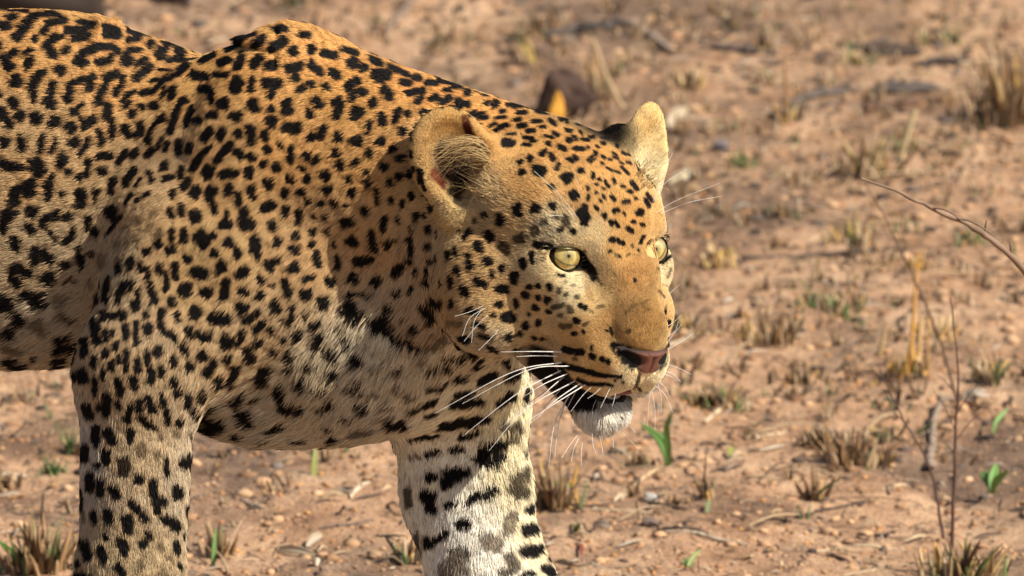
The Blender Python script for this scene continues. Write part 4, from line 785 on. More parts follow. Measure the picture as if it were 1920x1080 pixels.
def hair_object(name, P, col, rad, material, parent):
    n, k = P.shape[:2]
    cu = bpy.data.hair_curves.new(name)
    cu.add_curves([k] * n)
    cu.attributes['position'].data.foreach_set('vector', to_world(P.reshape(-1, 3)).astype(np.float32).ravel())
    prof = np.array([1, .95, .75, .18]) if k == 4 else np.linspace(1, .15, k)
    ra = cu.attributes.get('radius') or cu.attributes.new('radius', 'FLOAT', 'POINT')
    ra.data.foreach_set('value', (rad[:, None] * prof[None] * S).astype(np.float32).ravel())
    ca = cu.attributes.new('Col', 'FLOAT_COLOR', 'CURVE')
    ca.data.foreach_set('color', np.hstack([col, np.ones((n, 1))]).astype(np.float32).ravel())
    cu.materials.append(material)
    return link(name, cu, parent)
fur = hair_object('fur', P0, RC, HR, M_FUR, leo); fur['kind'] = 'stuff'
# long pale hair inside the ears
EG = [((922, 275), (870, 262), (806, 285)), ((925, 285), (880, 272), (812, 300)), ((918, 292), (880, 285), (822, 312)),
      ((930, 300), (890, 300), (838, 305)),  ((925, 350), (900, 342), (862, 330)),
      ((908, 270), (868, 268), (820, 272)), ((915, 360), (890, 352), (870, 356)), ((930, 360), (905, 350), (885, 352)),
      ((1196, 325), (1212, 300), (1222, 282)), ((1205, 335), (1222, 322), (1236, 306)), ((1210, 350), (1228, 340), (1246, 330))]
ep, ec = [], []
for g in EG:
    for k in range(14):
        j = rng.normal(0, 1, 8)
        a, b, e = [np.array(p, float) for p in g]
        a = a + j[0:2] * 7; b = b + j[2:4] * 8 + j[0:2] * 3; e = e + j[4:6] * 18
        da = cast(a[0], a[1])[2]; db = max(cast(b[0], b[1])[2], da - 25); de = max(cast(e[0], e[1])[2], -100)
        if da < 100: continue
        sp = spline([at(*a, da), at(*b, db + 20 + 6 * j[6]), at(*e, de + 8 + abs(j[7]) * 5)], 7)
        ep.append(sp); ec.append(np.array(lin(214, 184, 132)) * (.45 + .75 * rng.random()))
ear = hair_object('ear_hair', np.array(ep), np.array(ec), np.full(len(ep), .62), M_FUR, leo); ear['kind'] = 'stuff'
# lashes over the eyes
lp, lc = [], []
for Pc, mid in LIDS:
    for k in range(80):
        i = int(rng.integers(0, int(len(Pc) * .48)))
        p = Pc[i] + np.array([0, -1.5 - 3.5 * rng.random()])
        out = np.array([-.8 if mid[0] < 1150 else .5, .12 + .3 * rng.normal()])
        d = cast(p[0], p[1])[2]; d = d if d > 200 else 390
        L = 9 + 9 * rng.random(); e = p + out * L
        lp.append(spline([at(*p, d + 4), at(*(p + out * L * .5 + np.array([0, -1.5])), d + 11), at(*e, d + 14)], 5)); lc.append(np.array([.02, .014, .01]) if rng.random() < .5 else np.array(lin(200, 176, 130)))
ls = hair_object('eyelashes', np.array(lp), np.array(lc), np.full(len(lp), .6), M_FUR, leo); ls['kind'] = 'stuff'
del P0, RC, HR, F
print('fur', time.time() - T0)
# ------------------------------------------------------------------ ground
CAMP = ORIGIN + TOW * DIST
def ground_at(x, y):
    q = to_world(at(x, y, 0.0)[None])[0]; d = q - CAMP
    return CAMP + d * (-CAMP[2] / d[2])
def axis_coords(lo, hi, step, far, g=1.085):
    a = list(np.arange(lo, hi + step, step)); s_ = step; v = a[-1]
    while v < far: s_ *= g; v += s_; a.append(v)
    s_ = step; v = a[0]; b = []
    while v > -far: s_ *= g; v -= s_; b.append(v)
    return np.array(b[::-1] + a)
def gnoise(x, y, cell, seed):
    return vnoise(np.stack([x.ravel(), y.ravel(), np.full(x.size, seed * 3.7 * cell)], -1), cell, seed).reshape(x.shape) - .5
def height(x, y):
    x = np.asarray(x, float); y = np.asarray(y, float)
    h = .028 * gnoise(x, y, .55, 1) + .016 * gnoise(x, y, .17, 2) + .009 * gnoise(x, y, .06, 3) + .0045 * gnoise(x, y, .024, 4)
    r = gnoise(x, y, .011, 5) + .5
    return h + (.0055) * np.clip(r - .45, 0, 1) ** 1.2 + .0022 * gnoise(x, y, .006, 6)
gx = axis_coords(-.80, .80, .0042, 400); gy = axis_coords(.35, 3.25, .0052, 400)
GX, GY = np.meshgrid(gx, gy); GZ = np.where((np.abs(GX) < 3) & (np.abs(GY) < 6), height(GX, GY), 0)
nx_, ny_ = len(gx), len(gy)
ii = (np.arange(ny_ - 1)[:, None] * nx_ + np.arange(nx_ - 1)[None]).ravel()
gf = np.stack([ii, ii + 1, ii + nx_ + 1, ii + nx_], -1)
m_ = mesh_np('ground', np.stack([GX.ravel(), GY.ravel(), GZ.ravel()], -1), gf)
M_SOIL, n, l, b = mat('dry_soil')
tc = n.new('ShaderNodeTexCoord')
def noise(scale, detail=6, rough=.6, dist=0):
    t = n.new('ShaderNodeTexNoise'); t.inputs['Scale'].default_value = scale; t.inputs['Detail'].default_value = detail
    t.inputs['Roughness'].default_value = rough; t.inputs['Distortion'].default_value = dist
    l.new(tc.outputs['Object'], t.inputs['Vector']); return t
def ramp(src, stops):
    r = n.new('ShaderNodeValToRGB'); e = r.color_ramp.elements
    while len(e) < len(stops): e.new(.5)
    for k, (p, c) in enumerate(stops): e[k].position = p; e[k].color = (*c, 1)
    l.new(src, r.inputs[0]); return r
def mix(a, b_, f, mode='MIX'):
    m = n.new('ShaderNodeMixRGB'); m.blend_type = mode
    for k, v in ((1, a), (2, b_)):
        if isinstance(v, tuple): m.inputs[k].default_value = (*v, 1)
        else: l.new(v, m.inputs[k])
    if isinstance(f, float): m.inputs[0].default_value = f
    else: l.new(f, m.inputs[0])
    return m
n1 = noise(9, 8, .65, .4); n2 = noise(70, 6, .7); n3 = noise(3.2, 5, .6, .8); n4 = noise(320, 3, .6)
base = ramp(n1.outputs['Fac'], [(.3, (.31, .185, .11)), (.5, (.475, .31, .195)), (.7, (.60, .43, .285))])
c2 = mix(base.outputs[0], (.16, .085, .05), ramp(n2.outputs['Fac'], [(.52, (0, 0, 0)), (.72, (.75, .75, .75))]).outputs[0])
c3 = mix(c2.outputs[0], (.10, .075, .062), ramp(n3.outputs['Fac'], [(.48, (0, 0, 0)), (.62, (.72, .72, .72))]).outputs[0])
c4 = mix(c3.outputs[0], ramp(n4.outputs['Fac'], [(.3, (.55, .5, .47)), (.7, (1.25, 1.2, 1.15))]).outputs[0], .8, 'MULTIPLY')
l.new(c4.outputs[0], b.inputs['Base Color']); b.inputs['Roughness'].default_value = .95; b.inputs['Specular IOR Level'].default_value = .15
bu = n.new('ShaderNodeBump'); bu.inputs['Strength'].default_value = .9; bu.inputs['Distance'].default_value = .003
l.new(n4.outputs['Fac'], bu.inputs['Height']); l.new(bu.outputs[0], b.inputs['Normal'])
m_.materials.append(M_SOIL)
go = link('ground', m_); tag(go, kind='structure')

M_GRIT = attr_mat('grit', .85, .25)
M_LEAF = hair_mat('leaf_blade', .5, .4)
M_DRY = attr_mat('dry_stem', .75, .25)
class MB:
    def __init__(s): s.v = []; s.f = []; s.c = []; s.n = 0
    def add(s, v, f, c):
        v = np.asarray(v, float); f = np.asarray(f, int)
        s.v.append(v); s.f.append(f + s.n); s.n += len(v)
        c = np.asarray(c, float); s.c.append(np.tile(c, (len(v), 1)) if c.ndim == 1 else c)
    def stem(s, P, R, c, sides=4, flat=1.0, side=None):
        P = np.array(P, float); k = len(P); vs = []
        for i in range(k):
            t = P[min(i + 1, k - 1)] - P[max(i - 1, 0)]; t /= np.linalg.norm(t) + 1e-9
            a = np.cross(t, side if side is not None else [.31, .11, .9]); a /= np.linalg.norm(a) + 1e-9; b = np.cross(t, a)
            for j in range(sides):
                an = 2 * math.pi * j / sides
                vs.append(P[i] + R[i] * (a * math.cos(an) + b * math.sin(an) * flat))
        f = [[i * sides + j, i * sides + (j + 1) % sides, (i + 1) * sides + (j + 1) % sides, (i + 1) * sides + j] for i in range(k - 1) for j in range(sides)]
        c = np.asarray(c, float)
        if c.ndim == 2: c = np.repeat(c, sides, 0)
        s.add(vs, f, c)
    def build(s, name, material, parent=None, smooth=True):
        m = mesh_np(name, np.concatenate(s.v), np.concatenate(s.f), smooth)
        c = np.hstack([np.concatenate(s.c), np.ones((s.n, 1))]).astype(np.float32)
        a = m.color_attributes.new('Col', 'FLOAT_COLOR', 'POINT'); a.data.foreach_set('color', c.ravel())
        m.materials.append(material); return link(name, m, parent)
R = np.random.default_rng(21)
def gz(x, y): return float(height(np.array([x]), np.array([y]))[0])
# scatter density over the ground seen past the animal
def rnd_ground(k, y0=.35, y1=3.2, pw=1.0, wide=False):
    if wide:
        y = -1.6 + 6.4 * R.random(k); x = (R.random(k) - .5) * 5.2
        w = (np.abs(x) > .5 + .05 * y) | (y < .35) | (y > 3.1); x, y = x[w], y[w]
        return x, y, height(x, y)
    y = y0 + (y1 - y0) * R.random(k) ** pw; x = (R.random(k) - .5) * (1.02 + .10 * y)
    return x, y, height(x, y)
# grit: faceted grains
ph = (1 + 5 ** .5) / 2
IV = np.array([(-1, ph, 0), (1, ph, 0), (-1, -ph, 0), (1, -ph, 0), (0, -1, ph), (0, 1, ph), (0, -1, -ph), (0, 1, -ph), (ph, 0, -1), (ph, 0, 1), (-ph, 0, -1), (-ph, 0, 1)]) / 1.9
IF = np.array([(0, 11, 5), (0, 5, 1), (0, 1, 7), (0, 7, 10), (0, 10, 11), (1, 5, 9), (5, 11, 4), (11, 10, 2), (10, 7, 6), (7, 1, 8), (3, 9, 4), (3, 4, 2), (3, 2, 6), (3, 6, 8), (3, 8, 9), (4, 9, 5), (2, 4, 11), (6, 2, 10), (8, 6, 7), (9, 8, 1)])
def scatter(name, k, smin, smax, cols, squash, pw=1.0, y1=3.2, sink=.25, power=3.0, wide=False):
    x, y, z = rnd_ground(k, y1=y1, pw=pw, wide=wide); k = len(x)
    s_ = smin + (smax - smin) * R.random(k) ** power
    sc = s_[:, None] * np.stack([.7 + .8 * R.random(k), .7 + .6 * R.random(k), squash * (.6 + .8 * R.random(k))], -1)
    V = IV[None] * (1 + .45 * (R.random((k, 12, 1)) - .5)) * sc[:, None]
    a = R.random(k) * 6.28; ca, sa = np.cos(a)[:, None], np.sin(a)[:, None]
    V = np.stack([V[..., 0] * ca - V[..., 1] * sa, V[..., 0] * sa + V[..., 1] * ca, V[..., 2]], -1)
    V += np.stack([x, y, z + sc[:, 2] * (1 - 2 * sink) * .6], -1)[:, None]
    F_ = (IF[None] + (np.arange(k) * 12)[:, None, None]).reshape(-1, 3)
    cols = np.array(cols); c = cols[R.integers(0, len(cols), k)] * (.7 + .6 * R.random((k, 1)))
    m = mesh_np(name, V.reshape(-1, 3), F_, False)
    cc = np.hstack([np.repeat(c, 12, 0), np.ones((k * 12, 1))]).astype(np.float32)
    at_ = m.color_attributes.new('Col', 'FLOAT_COLOR', 'POINT'); at_.data.foreach_set('color', cc.ravel())
    m.materials.append(M_GRIT); o = link(name, m); tag(o, kind='stuff'); return o
tag(scatter('gravel', 26000, .0006, .0026, [(.46, .28, .16), (.50, .32, .19), (.44, .21, .08), (.56, .29, .10), (.34, .2, .12), (.30, .17, .1), (.2, .13, .09)], .65, pw=1.25), 'fine orange and tan gravel grains strewn over the dry soil', 'gravel')
tag(scatter('char_bits', 4500, .0012, .0075, [(.07, .05, .04), (.11, .08, .065), (.16, .13, .11), (.05, .04, .035)], .35, pw=.5), 'dark charred crumbs and bark bits scattered most thickly in the distance', 'charcoal')  # charred litter, thickened far off to imitate shadow patches
tag(scatter('soil_clods', 4600, .0014, .007, [(.46, .28, .155), (.52, .33, .19), (.38, .22, .12)], .5, pw=1.0), 'small crumbled clods of reddish soil lying all over the ground', 'soil')
tag(scatter('scattered_gravel', 17000, .0016, .006, [(.46, .28, .16), (.50, .32, .19), (.44, .21, .08), (.34, .2, .12), (.10, .07, .05), (.2, .13, .09)], .55, wide=True), 'sparser gravel and charred bits on the open ground around the animal', 'gravel')
# leaf litter: curled flakes and straw pieces
lt = MB()
pal = np.array([(.40, .29, .17), (.48, .36, .22), (.25, .17, .11), (.10, .07, .05), (.06, .045, .035), (.5, .42, .32), (.33, .2, .1), (.14, .10, .08)])
def in_view(x, y, m=.06): return abs(x) < .40 * (1 + (y + 7.7 - 8) / 8) + m
for k in range(6500):
    x, y, z = [float(v[0]) for v in rnd_ground(1, pw=.9)]
    L = .004 + .026 * R.random() ** 2; a = R.random() * 6.28; d = np.array([math.cos(a), math.sin(a), 0]); r = .0007 + .0024 * R.random() ** 2
    u = np.array([0, 0, 1]); cv = .25 * L * R.random(); p = np.array([x, y, z + r * .6 + .001])
    c = pal[R.integers(0, 8)] * (.7 + .6 * R.random())
    lt.stem([p - d * L / 2, p + u * cv, p + d * L / 2 + u * cv * .4], [r * .5, r, r * .4], c, 3, .5)
for k in range(420):
    x, y, z = [float(v[0]) for v in rnd_ground(1, pw=.8)]
    if x < 0 and R.random() < .5: continue
    L = .02 + .06 * R.random() ** 1.5; a = R.normal() * .9; d = np.array([math.cos(a), math.sin(a), .10 * R.normal()]); r = .0007 + .0009 * R.random()
    p = np.array([x, y, z + .004]); c = np.array([(.56, .42, .26), (.46, .33, .20), (.30, .20, .13), (.12, .085, .06)][R.integers(0, 4)]) * (.7 + .5 * R.random())
    lt.stem(spline([p - d * L / 2, p + np.array([0, .06 * L * R.normal(), .004]), p + d * L / 2], 5), [r * .7, r, r, r * .9, r * .5], c, 4, .6)
tag(lt.build('leaf_litter', M_GRIT), 'broken straw and charred plant scraps scattered over the soil', 'litter', kind='stuff')

STRAW = [(.48, .34, .20), (.36, .22, .11), (.28, .17, .09), (.55, .42, .28), (.18, .11, .065), (.09, .058, .04)]
GREEN = [(.10, .17, .05), (.14, .22, .07), (.09, .14, .06), (.18, .24, .09)]
def blade(mb, base, h, lean, w, col, bend=.4, tipcol=None, seg=5, cut=2.2):
    P = []; Rr = []; Cc = []
    ln = np.array([lean[0], lean[1], 0.0])
    for i in range(seg + 1):
        t = i / seg
        P.append(base + np.array([0, 0, h * t * (1 - .25 * bend * t)]) + ln * h * (t * .5 + bend * t * t)); Rr.append(w * (1 - .88 * t ** cut) + .0001)
        c = np.array(col) * (.75 + .4 * t); Cc.append(c if tipcol is None else c * (1 - t * t) + np.array(tipcol) * t * t)
    mb.stem(P, Rr, np.array(Cc), 3, .45, side=(lean[1], -lean[0], .2))
def tuft(mb, x, y, h, k, spread, green=.0, gold=0.0, thick=1.0):
    for j in range(k):
        a = R.random() * 6.28; r = spread * min(abs(R.normal()) * .62, 1.05)
        px, py = x + r * math.cos(a), y + r * math.sin(a) * .7
        hh = h * (.3 + .7 * R.random()) * (1 - .35 * r / spread)
        g = R.random() < green
        col = np.array(GREEN[R.integers(0, 4)] if g else STRAW[R.choice(6, p=[.22, .22, .2, .14, .12, .10])]) * (.8 + .4 * R.random())
        if R.random() < gold: col = np.array([(.66, .40, .12), (.60, .42, .17), (.70, .52, .28)][R.integers(0, 3)]) * (.8 + .4 * R.random())
        a2 = a + R.normal() * 1.0; lm = .1 + 1.1 * R.random() ** 1.6
        le = (math.cos(a2) * lm, math.sin(a2) * lm)
        blade(mb, np.array([px, py, gz(px, py) - .002]), hh, le, (.0007 + .0012 * R.random()) * thick * (1 if g else 1.25), col, bend=(.5 if g else .15) * R.random() + .02, tipcol=None if g else np.array(col) * (.35 if R.random() < .4 else .9), cut=1.6 if g else 7)
# ground cover of burnt stubble, too thick to count
st = MB()
for k in range(2050):
    if k >= 1700:
        v_ = rnd_ground(1, wide=True)
        if len(v_[0]) == 0: continue
        x, y, z = [float(v[0]) for v in v_]
        if y < .35 and abs(x) < 1.2: continue
    else: x, y, z = [float(v[0]) for v in rnd_ground(1, y0=.8, pw=.85)]
    if x < 0 and R.random() < .5: continue
    if k < 1700 and y < 1.2 and R.random() < .5: continue
    tuft(st, x, y, .008 + .022 * R.random() ** 1.5, int(3 + 8 * R.random()), .006 + .016 * R.random(), green=.22 if R.random() < .4 else .02)
tag(st.build('stubble', M_DRY), 'short burnt grass stubble with a few green shoots covering the ground', 'grass', kind='stuff')

def px_m(y):           # metres per view pixel on the ground seen at height y
    return S * (np.linalg.norm(ground_at(960, y) - CAMP) / DIST)
# separate tufts: x y of the foot, height and half width in view pixels, blades, share of green, label
TUFTS = [
 (1600, 862, 84, 60, 90, .03, 'brown clump of burnt grass stubs left of the curved grey root'),
 (1540, 838, 58, 42, 50, .05, 'low brown stubble clump with pale bits, left end of the ridge'),
 (1528, 930, 84, 22, 26, .15, 'leaning stub tuft with a grey green blade arching right'),
 (1440, 640, 84, 62, 70, .05, 'wide row of dark and tan stubs above the green and yellow tuft'),
 (1345, 752, 60, 62, 90, .45, 'sprawling green and yellow tuft beside the muzzle'),
 (1345, 505, 58, 26, 50, .0, 'golden yellow tuft of short dry grass'),
 (1468, 425, 46, 34, 30, .2, 'small rusty stub tuft with a dark foot'),
 (1600, 470, 60, 46, 45, .25, 'tan stub tuft with one bright green shoot'),
 (1630, 348, 110, 46, 46, .3, 'tall straw tuft at the foot of the pale slanting stalk'),
 (1560, 590, 46, 74, 120, .65, 'broad low patch of green blades in mid ground'),
 (1700, 700, 60, 60, 40, .05, 'tan stubs around the orange stalks'),
 (1860, 720, 80, 50, 40, .2, 'dark slanting stubs near the right edge'),
 (1800, 1085, 110, 78, 110, .4, 'green and straw tuft in the bottom right corner'),
 (1720, 520, 50, 30, 24, .3, 'small tuft behind the tops of the orange stalks'),
 (1895, 250, 170, 70, 150, .05, 'large dark dry bush of stalks at the right edge'),
 (1820, 470, 50, 36, 30, .6, 'green tuft under the bare branch'),
 (1700, 310, 40, 40, 30, .4, 'low green and brown tuft right of the pale slanting stalk'),
 (1480, 250, 70, 28, 24, .1, 'tuft with a thin rusty stalk in the blurred distance'),
 (1390, 330, 50, 24, 24, .6, 'green tuft right of the far ear'),
 (1290, 170, 60, 40, 26, .1, 'blurred straw tuft above the far ear'),
 (1120, 195, 110, 46, 26, .1, 'blurred tall straw stalks behind the top of the head'),
 (1590, 120, 60, 50, 40, .6, 'blurred green patch above the dark log'),
 (1790, 60, 50, 36, 30, .7, 'blurred green patch near the top right'),
 (1040, 960, 130, 50, 60, .06, 'brown dried tuft standing beside the white foreleg'),
 (1195, 872, 46, 26, 30, .2, 'small brown tuft left of the tall green shoot'),
 (1330, 935, 70, 16, 14, .35, 'little tuft with a dark stem and thin green blades'),
 (75, 1085, 130, 62, 110, .12, 'brown clump in the bottom left corner'),
 (135, 860, 90, 26, 22, .5, 'tuft with dark stubs and green blades left of the near foreleg'),
 (105, 893, 56, 34, 22, .9, 'blue green tuft lying low at the left'),
 (12, 915, 56, 24, 30, .1, 'rusty tuft cut by the left edge of the view'),
 (410, 1060, 90, 26, 30, .1, 'stub tuft between the forelegs'),
 (615, 830, 60, 70, 40, .2, 'tan tuft right under the chest'),
 (760, 1085, 70, 34, 40, .2, 'dark stub tuft against the white foreleg, lowest in view'),
 (1500, 700, 44, 60, 50, .1, 'loose brown tuft in the middle of the right ground'),
 (1290, 620, 50, 40, 34, .3, 'tan tuft just right of the nose'),
 (1760, 640, 60, 34, 26, .3, 'mixed tuft right of the orange stalks'),
 (1660, 800, 34, 40, 40, .05, 'ragged brown stub clump on the slope, topmost of the ridge'),
 (1440, 95, 60, 26, 24, .0, 'blurred dark stub against pale soil'),
 (560, 20, 60, 60, 44, .2, 'blurred tuft beyond the shoulder'),
 (845, 90, 50, 60, 30, .4, 'blurred low green tuft beyond the neck'),
]
for (x, y, h, w, k, g, lab) in TUFTS:
    p = ground_at(x, y); s_ = px_m(y); mb = MB()
    tuft(mb, p[0], p[1], h * s_, k, w * s_, g, gold=.85 if 'golden' in lab or 'orange' in lab else (.2 if 'tan' in lab or 'straw' in lab or 'yellow' in lab else .05), thick=1.25)
    tag(mb.build('grass_tuft', M_DRY), lab, 'grass tuft')

# single stalks and straws: list of view points on the ground or raised, thickness in pixels, colour
def raised(x, y, foot):      # a point above the ground foot, seen at (x, y)
    q = to_world(at(x, y, 0.0)[None])[0]; d = q - CAMP
    return CAMP + d * ((foot[1] - CAMP[1]) / d[1])
def stalk(name, pts, r0, r1, col, lab, cat, lean=0.0, n_=14, flat=1.0, material=None, wob=0.0, extra=None):
    foot = ground_at(*pts[0]); s_ = px_m(pts[0][1]); P = [foot - np.array([0, 0, .004])]
    for i, p in enumerate(pts[1:]):
        P.append(raised(p[0], p[1], foot + np.array([0, lean * (i + 1), 0])))
    P = spline(P, n_); P += R.normal(0, wob, P.shape) * s_
    mb = MB(); mb.stem(P, np.linspace(r0, r1, n_) * s_, np.array(col), 6, flat)
    if extra:
        for (i, dx, dz, ln) in extra:
            e = P[i] + np.array([dx, 0, dz]) * ln * s_
            mb.stem(spline([P[i], (P[i] + e) / 2 + np.array([0, 0, .1 * ln * s_]), e], 5), np.linspace(r1 * .9, r1 * .3, 5) * s_, np.array(col), 4)
    o = mb.build(name, material or M_DRY); return tag(o, lab, cat)
stalk('dry_stalk', [(1704, 700), (1712, 610), (1722, 470)], 5, 2.5, (.66, .36, .10), 'tallest orange dry grass stalk, rising behind the thin dark stems', 'grass stalk')
stalk('dry_stalk', [(1722, 690), (1724, 640), (1727, 590)], 5, 3, (.64, .42, .19), 'shorter tan stalk right beside the tallest orange stalk', 'grass stalk')
stalk('dry_stalk', [(1742, 715), (1740, 650), (1741, 530)], 3.2, 1.6, (.52, .30, .13), 'thin brown stalk, rightmost of the upright three', 'grass stalk')
stalk('dry_stalk', [(1648, 665), (1655, 640), (1662, 605)], 5, 3, (.50, .36, .18), 'short straw stub left of the orange stalks', 'grass stalk')
stalk('dry_stalk', [(1678, 325), (1698, 262), (1716, 205)], 7, 5, (.62, .50, .28), 'pale yellow slanting flattened stalk in the blurred middle distance', 'grass stalk', flat=.5)
stalk('dry_stalk', [(1482, 258), (1478, 200), (1470, 90)], 5, 3, (.42, .25, .14), 'upright rusty blurred stalk right of the far ear', 'grass stalk')
stalk('dry_stalk', [(1180, 215), (1140, 150), (1110, 70)], 5, 3.5, (.52, .38, .22), 'blurred tan stalk leaning left above the head', 'grass stalk')
stalk('weed_stem', [(1782, 1075), (1790, 880), (1792, 800), (1796, 700), (1782, 560)], 4.0, 1.3, (.12, .07, .055), 'upright thin dark weed stem with fine side twigs in front of the right ground', 'weed', n_=26, wob=.8,
      extra=[(8, -.8, .6, 70), (10, .7, .8, 80), (12, -.5, .9, 90), (14, .6, .8, 90), (16, -.6, .7, 70), (6, -.9, -.1, 60), (4, .9, .1, 46)])
stalk('weed_stem', [(1768, 1000), (1745, 880), (1690, 780), (1648, 690)], 3.4, 1.2, (.10, .06, .05), 'slender dark stem leaning left beside the upright weed stem', 'weed', n_=20, wob=.8, extra=[(9, .5, .8, 60), (12, -.7, .5, 50)])
stalk('weed_stem', [(1800, 760), (1762, 640), (1722, 540), (1670, 430), (1622, 345)], 3.6, 1.4, (.14, .09, .06), 'long thin stem slanting up to the tip of the bare branch', 'weed', n_=24, wob=.7)
stalk('weed_stem', [(1312, 928), (1321, 890), (1324, 846)], 3.0, 1.2, (.13, .075, .05), 'short dark upright twig beside thin green blades', 'weed')
stalk('weed_stem', [(80, 1010), (79, 960), (81, 925)], 3.2, 1.6, (.09, .06, .04), 'short blackened upright twig at the lower left', 'weed')

# bare branch arching in from the right, rooted outside the view
def branch_world(P, Rr, col, name, lab, cat, wob=.0006, knots=None, sides=8):
    P = spline(P, 40); P[1:-1] += R.normal(0, wob, P[1:-1].shape)
    mb = MB(); Rr = np.interp(np.linspace(0, 1, 40), np.linspace(0, 1, len(Rr)), Rr) * (1 + .1 * R.normal(0, 1, 40))
    c = np.array(col)[None] * (.75 + .5 * R.random((40, 1)))
    mb.stem(P, Rr, c, sides)
    for (i, v, L) in knots or []:
        e = P[i] + np.array(v) * L
        mb.stem(spline([P[i], (P[i] + e) / 2 + np.array([0, 0, .1 * L]), e], 6), np.linspace(Rr[i] * .6, Rr[i] * .2, 6), c[:6], 5)
    o = mb.build(name, M_DRY); return tag(o, lab, cat)
bp_ = [to_world(at(x, y, -500 - 60 * i)[None])[0] for i, (x, y) in enumerate([(1614, 334), (1690, 362), (1755, 394), (1822, 424), (1872, 462), (1925, 512), (2010, 640)])]
bp_ += [np.array([bp_[-1][0] + .02, bp_[-1][1] + .05, .18]), np.array([bp_[-1][0] + .03, bp_[-1][1] + .1, -.01])]
branch_world(bp_, [.0007, .0013, .0018, .0021, .0024, .0028, .0034, .004, .0045], (.24, .165, .115), 'bare_branch', 'bare grey brown branch arching in from the right edge above the ground', 'branch', wob=.0005,
             knots=[(9, (.8, 0, -.35), .03), (17, (.1, 0, 1), .012), (22, (-.2, 0, 1), .014), (12, (.95, 0, -.4), .03), (24, (.3, 0, .9), .02)])

# sticks lying on the soil: ends in the view, thickness px, colour, label
STICKS = [
 ((1246, 1006), (1402, 1016), 4.2, (.40, .33, .25), 'pale grey stick lying flat right of the white foreleg, lowest in view'),
 ((1240, 1003), (1330, 1004), 3.2, (.08, .06, .05), 'blackened twig lying just above the pale grey stick'),
 ((1174, 913), (1246, 876), 3.2, (.58, .43, .26), 'straw piece below the foot of the tall green shoot'),
 ((1322, 792), (1364, 742), 4.5, (.60, .47, .31), 'pale bent stick below the green and yellow tuft'),
 ((1416, 822), (1480, 800), 3.4, (.56, .43, .28), 'thin straw on the smooth slope'),
 ((1654, 917), (1702, 893), 3.4, (.55, .42, .27), 'thin straw right of the dark crooked twig'),
 ((1528, 949), (1632, 930), 3.0, (.08, .06, .05), 'dark crooked twig on the smooth slope'),
 ((1600, 1010), (1702, 1015), 2.4, (.62, .50, .34), 'long bent straw near the bottom tuft'),
 ((1520, 1036), (1596, 1020), 2.6, (.52, .42, .28), 'straw with a dark end left of the bent straw'),
 ((1580, 1082), (1672, 1054), 2.8, (.45, .34, .22), 'tan straw along the bottom edge'),
 ((656, 962), (692, 928), 4.5, (.62, .50, .36), 'short pale stick between the forelegs'),
 ((458, 958), (492, 978), 3.2, (.40, .33, .26), 'short grey stick beside the near foreleg'),
 ((700, 1000), (600, 1012), 3.6, (.18, .13, .10), 'brown stick lying between the forelegs'),
 ((0, 896), (52, 899), 5, (.55, .45, .33), 'pale stick at the left edge'),
 ((1396, 490), (1700, 478), 6, (.10, .075, .06), 'long dark stick lying across the middle ground'),
 ((1026, 84), (1160, 62), 9, (.09, .075, .065), 'dark blurred stick beyond the head'),
 ((1150, 46), (1262, 102), 8, (.30, .24, .19), 'greyish blurred stick sloping down beyond the far ear'),
 ((722, 74), (822, -8), 7, (.22, .16, .12), 'brown blurred stick beyond the neck, reaching the top edge'),
 ((1330, 95), (1456, 100), 8, (.10, .08, .07), 'dark blurred stick left of the dark log'),
 ((1716, 118), (1830, 110), 9, (.07, .055, .05), 'blackened blurred stick right of the dark log'),
 ((1480, 205), (1600, 188), 8, (.12, .10, .09), 'charred blurred stick below the dark log'),
 ((1620, 230), (1780, 205), 9, (.13, .075, .05), 'rusty dark blurred stick left of the dark bush'),
 ((1300, 640), (1245, 655), 4, (.50, .40, .28), 'pale twig just right of the nose'),
 ((1200, 940), (1290, 960), 3.5, (.10, .075, .06), 'thin dark twig below the straw piece'),
 ((1110, 965), (1245, 962), 3.2, (.38, .29, .20), 'grey brown twig right of the white foreleg'),
]
for (a, b2, r, c, lab) in STICKS:
    A0, B0 = ground_at(*a), ground_at(*b2); s_ = px_m((a[1] + b2[1]) / 2)
    L = np.linalg.norm(B0 - A0); P = [A0, A0 * .65 + B0 * .35 + [0, L * .02 * R.normal(), 0], A0 * .3 + B0 * .7 + [0, L * .03 * R.normal(), 0], B0]
    for p in P: p[2] = gz(p[0], p[1]) + r * s_ * .8
    branch_world(P, [r * s_ * .7, r * s_, r * s_ * .9, r * s_ * .5], c, 'stick', lab, 'stick', wob=r * s_ * .12, sides=6,
                 knots=[(int(R.integers(8, 30)), (R.normal() * .5, R.normal() * .5, .3), r * s_ * 5)] if r > 3 else None)
rt = [ground_at(1742, 862), ground_at(1745, 820), ground_at(1755, 770), ground_at(1775, 752), ground_at(1830, 750)]
for i_, p in enumerate(rt): p[2] = gz(p[0], p[1]) + .003 + (.006 if i_ in (2, 3) else 0)
branch_world(rt, [.004, .0036, .0028, .002, .001], (.26, .20, .15), 'root', 'curved grey root lifting off the soil right of the brown stub clump', 'root')

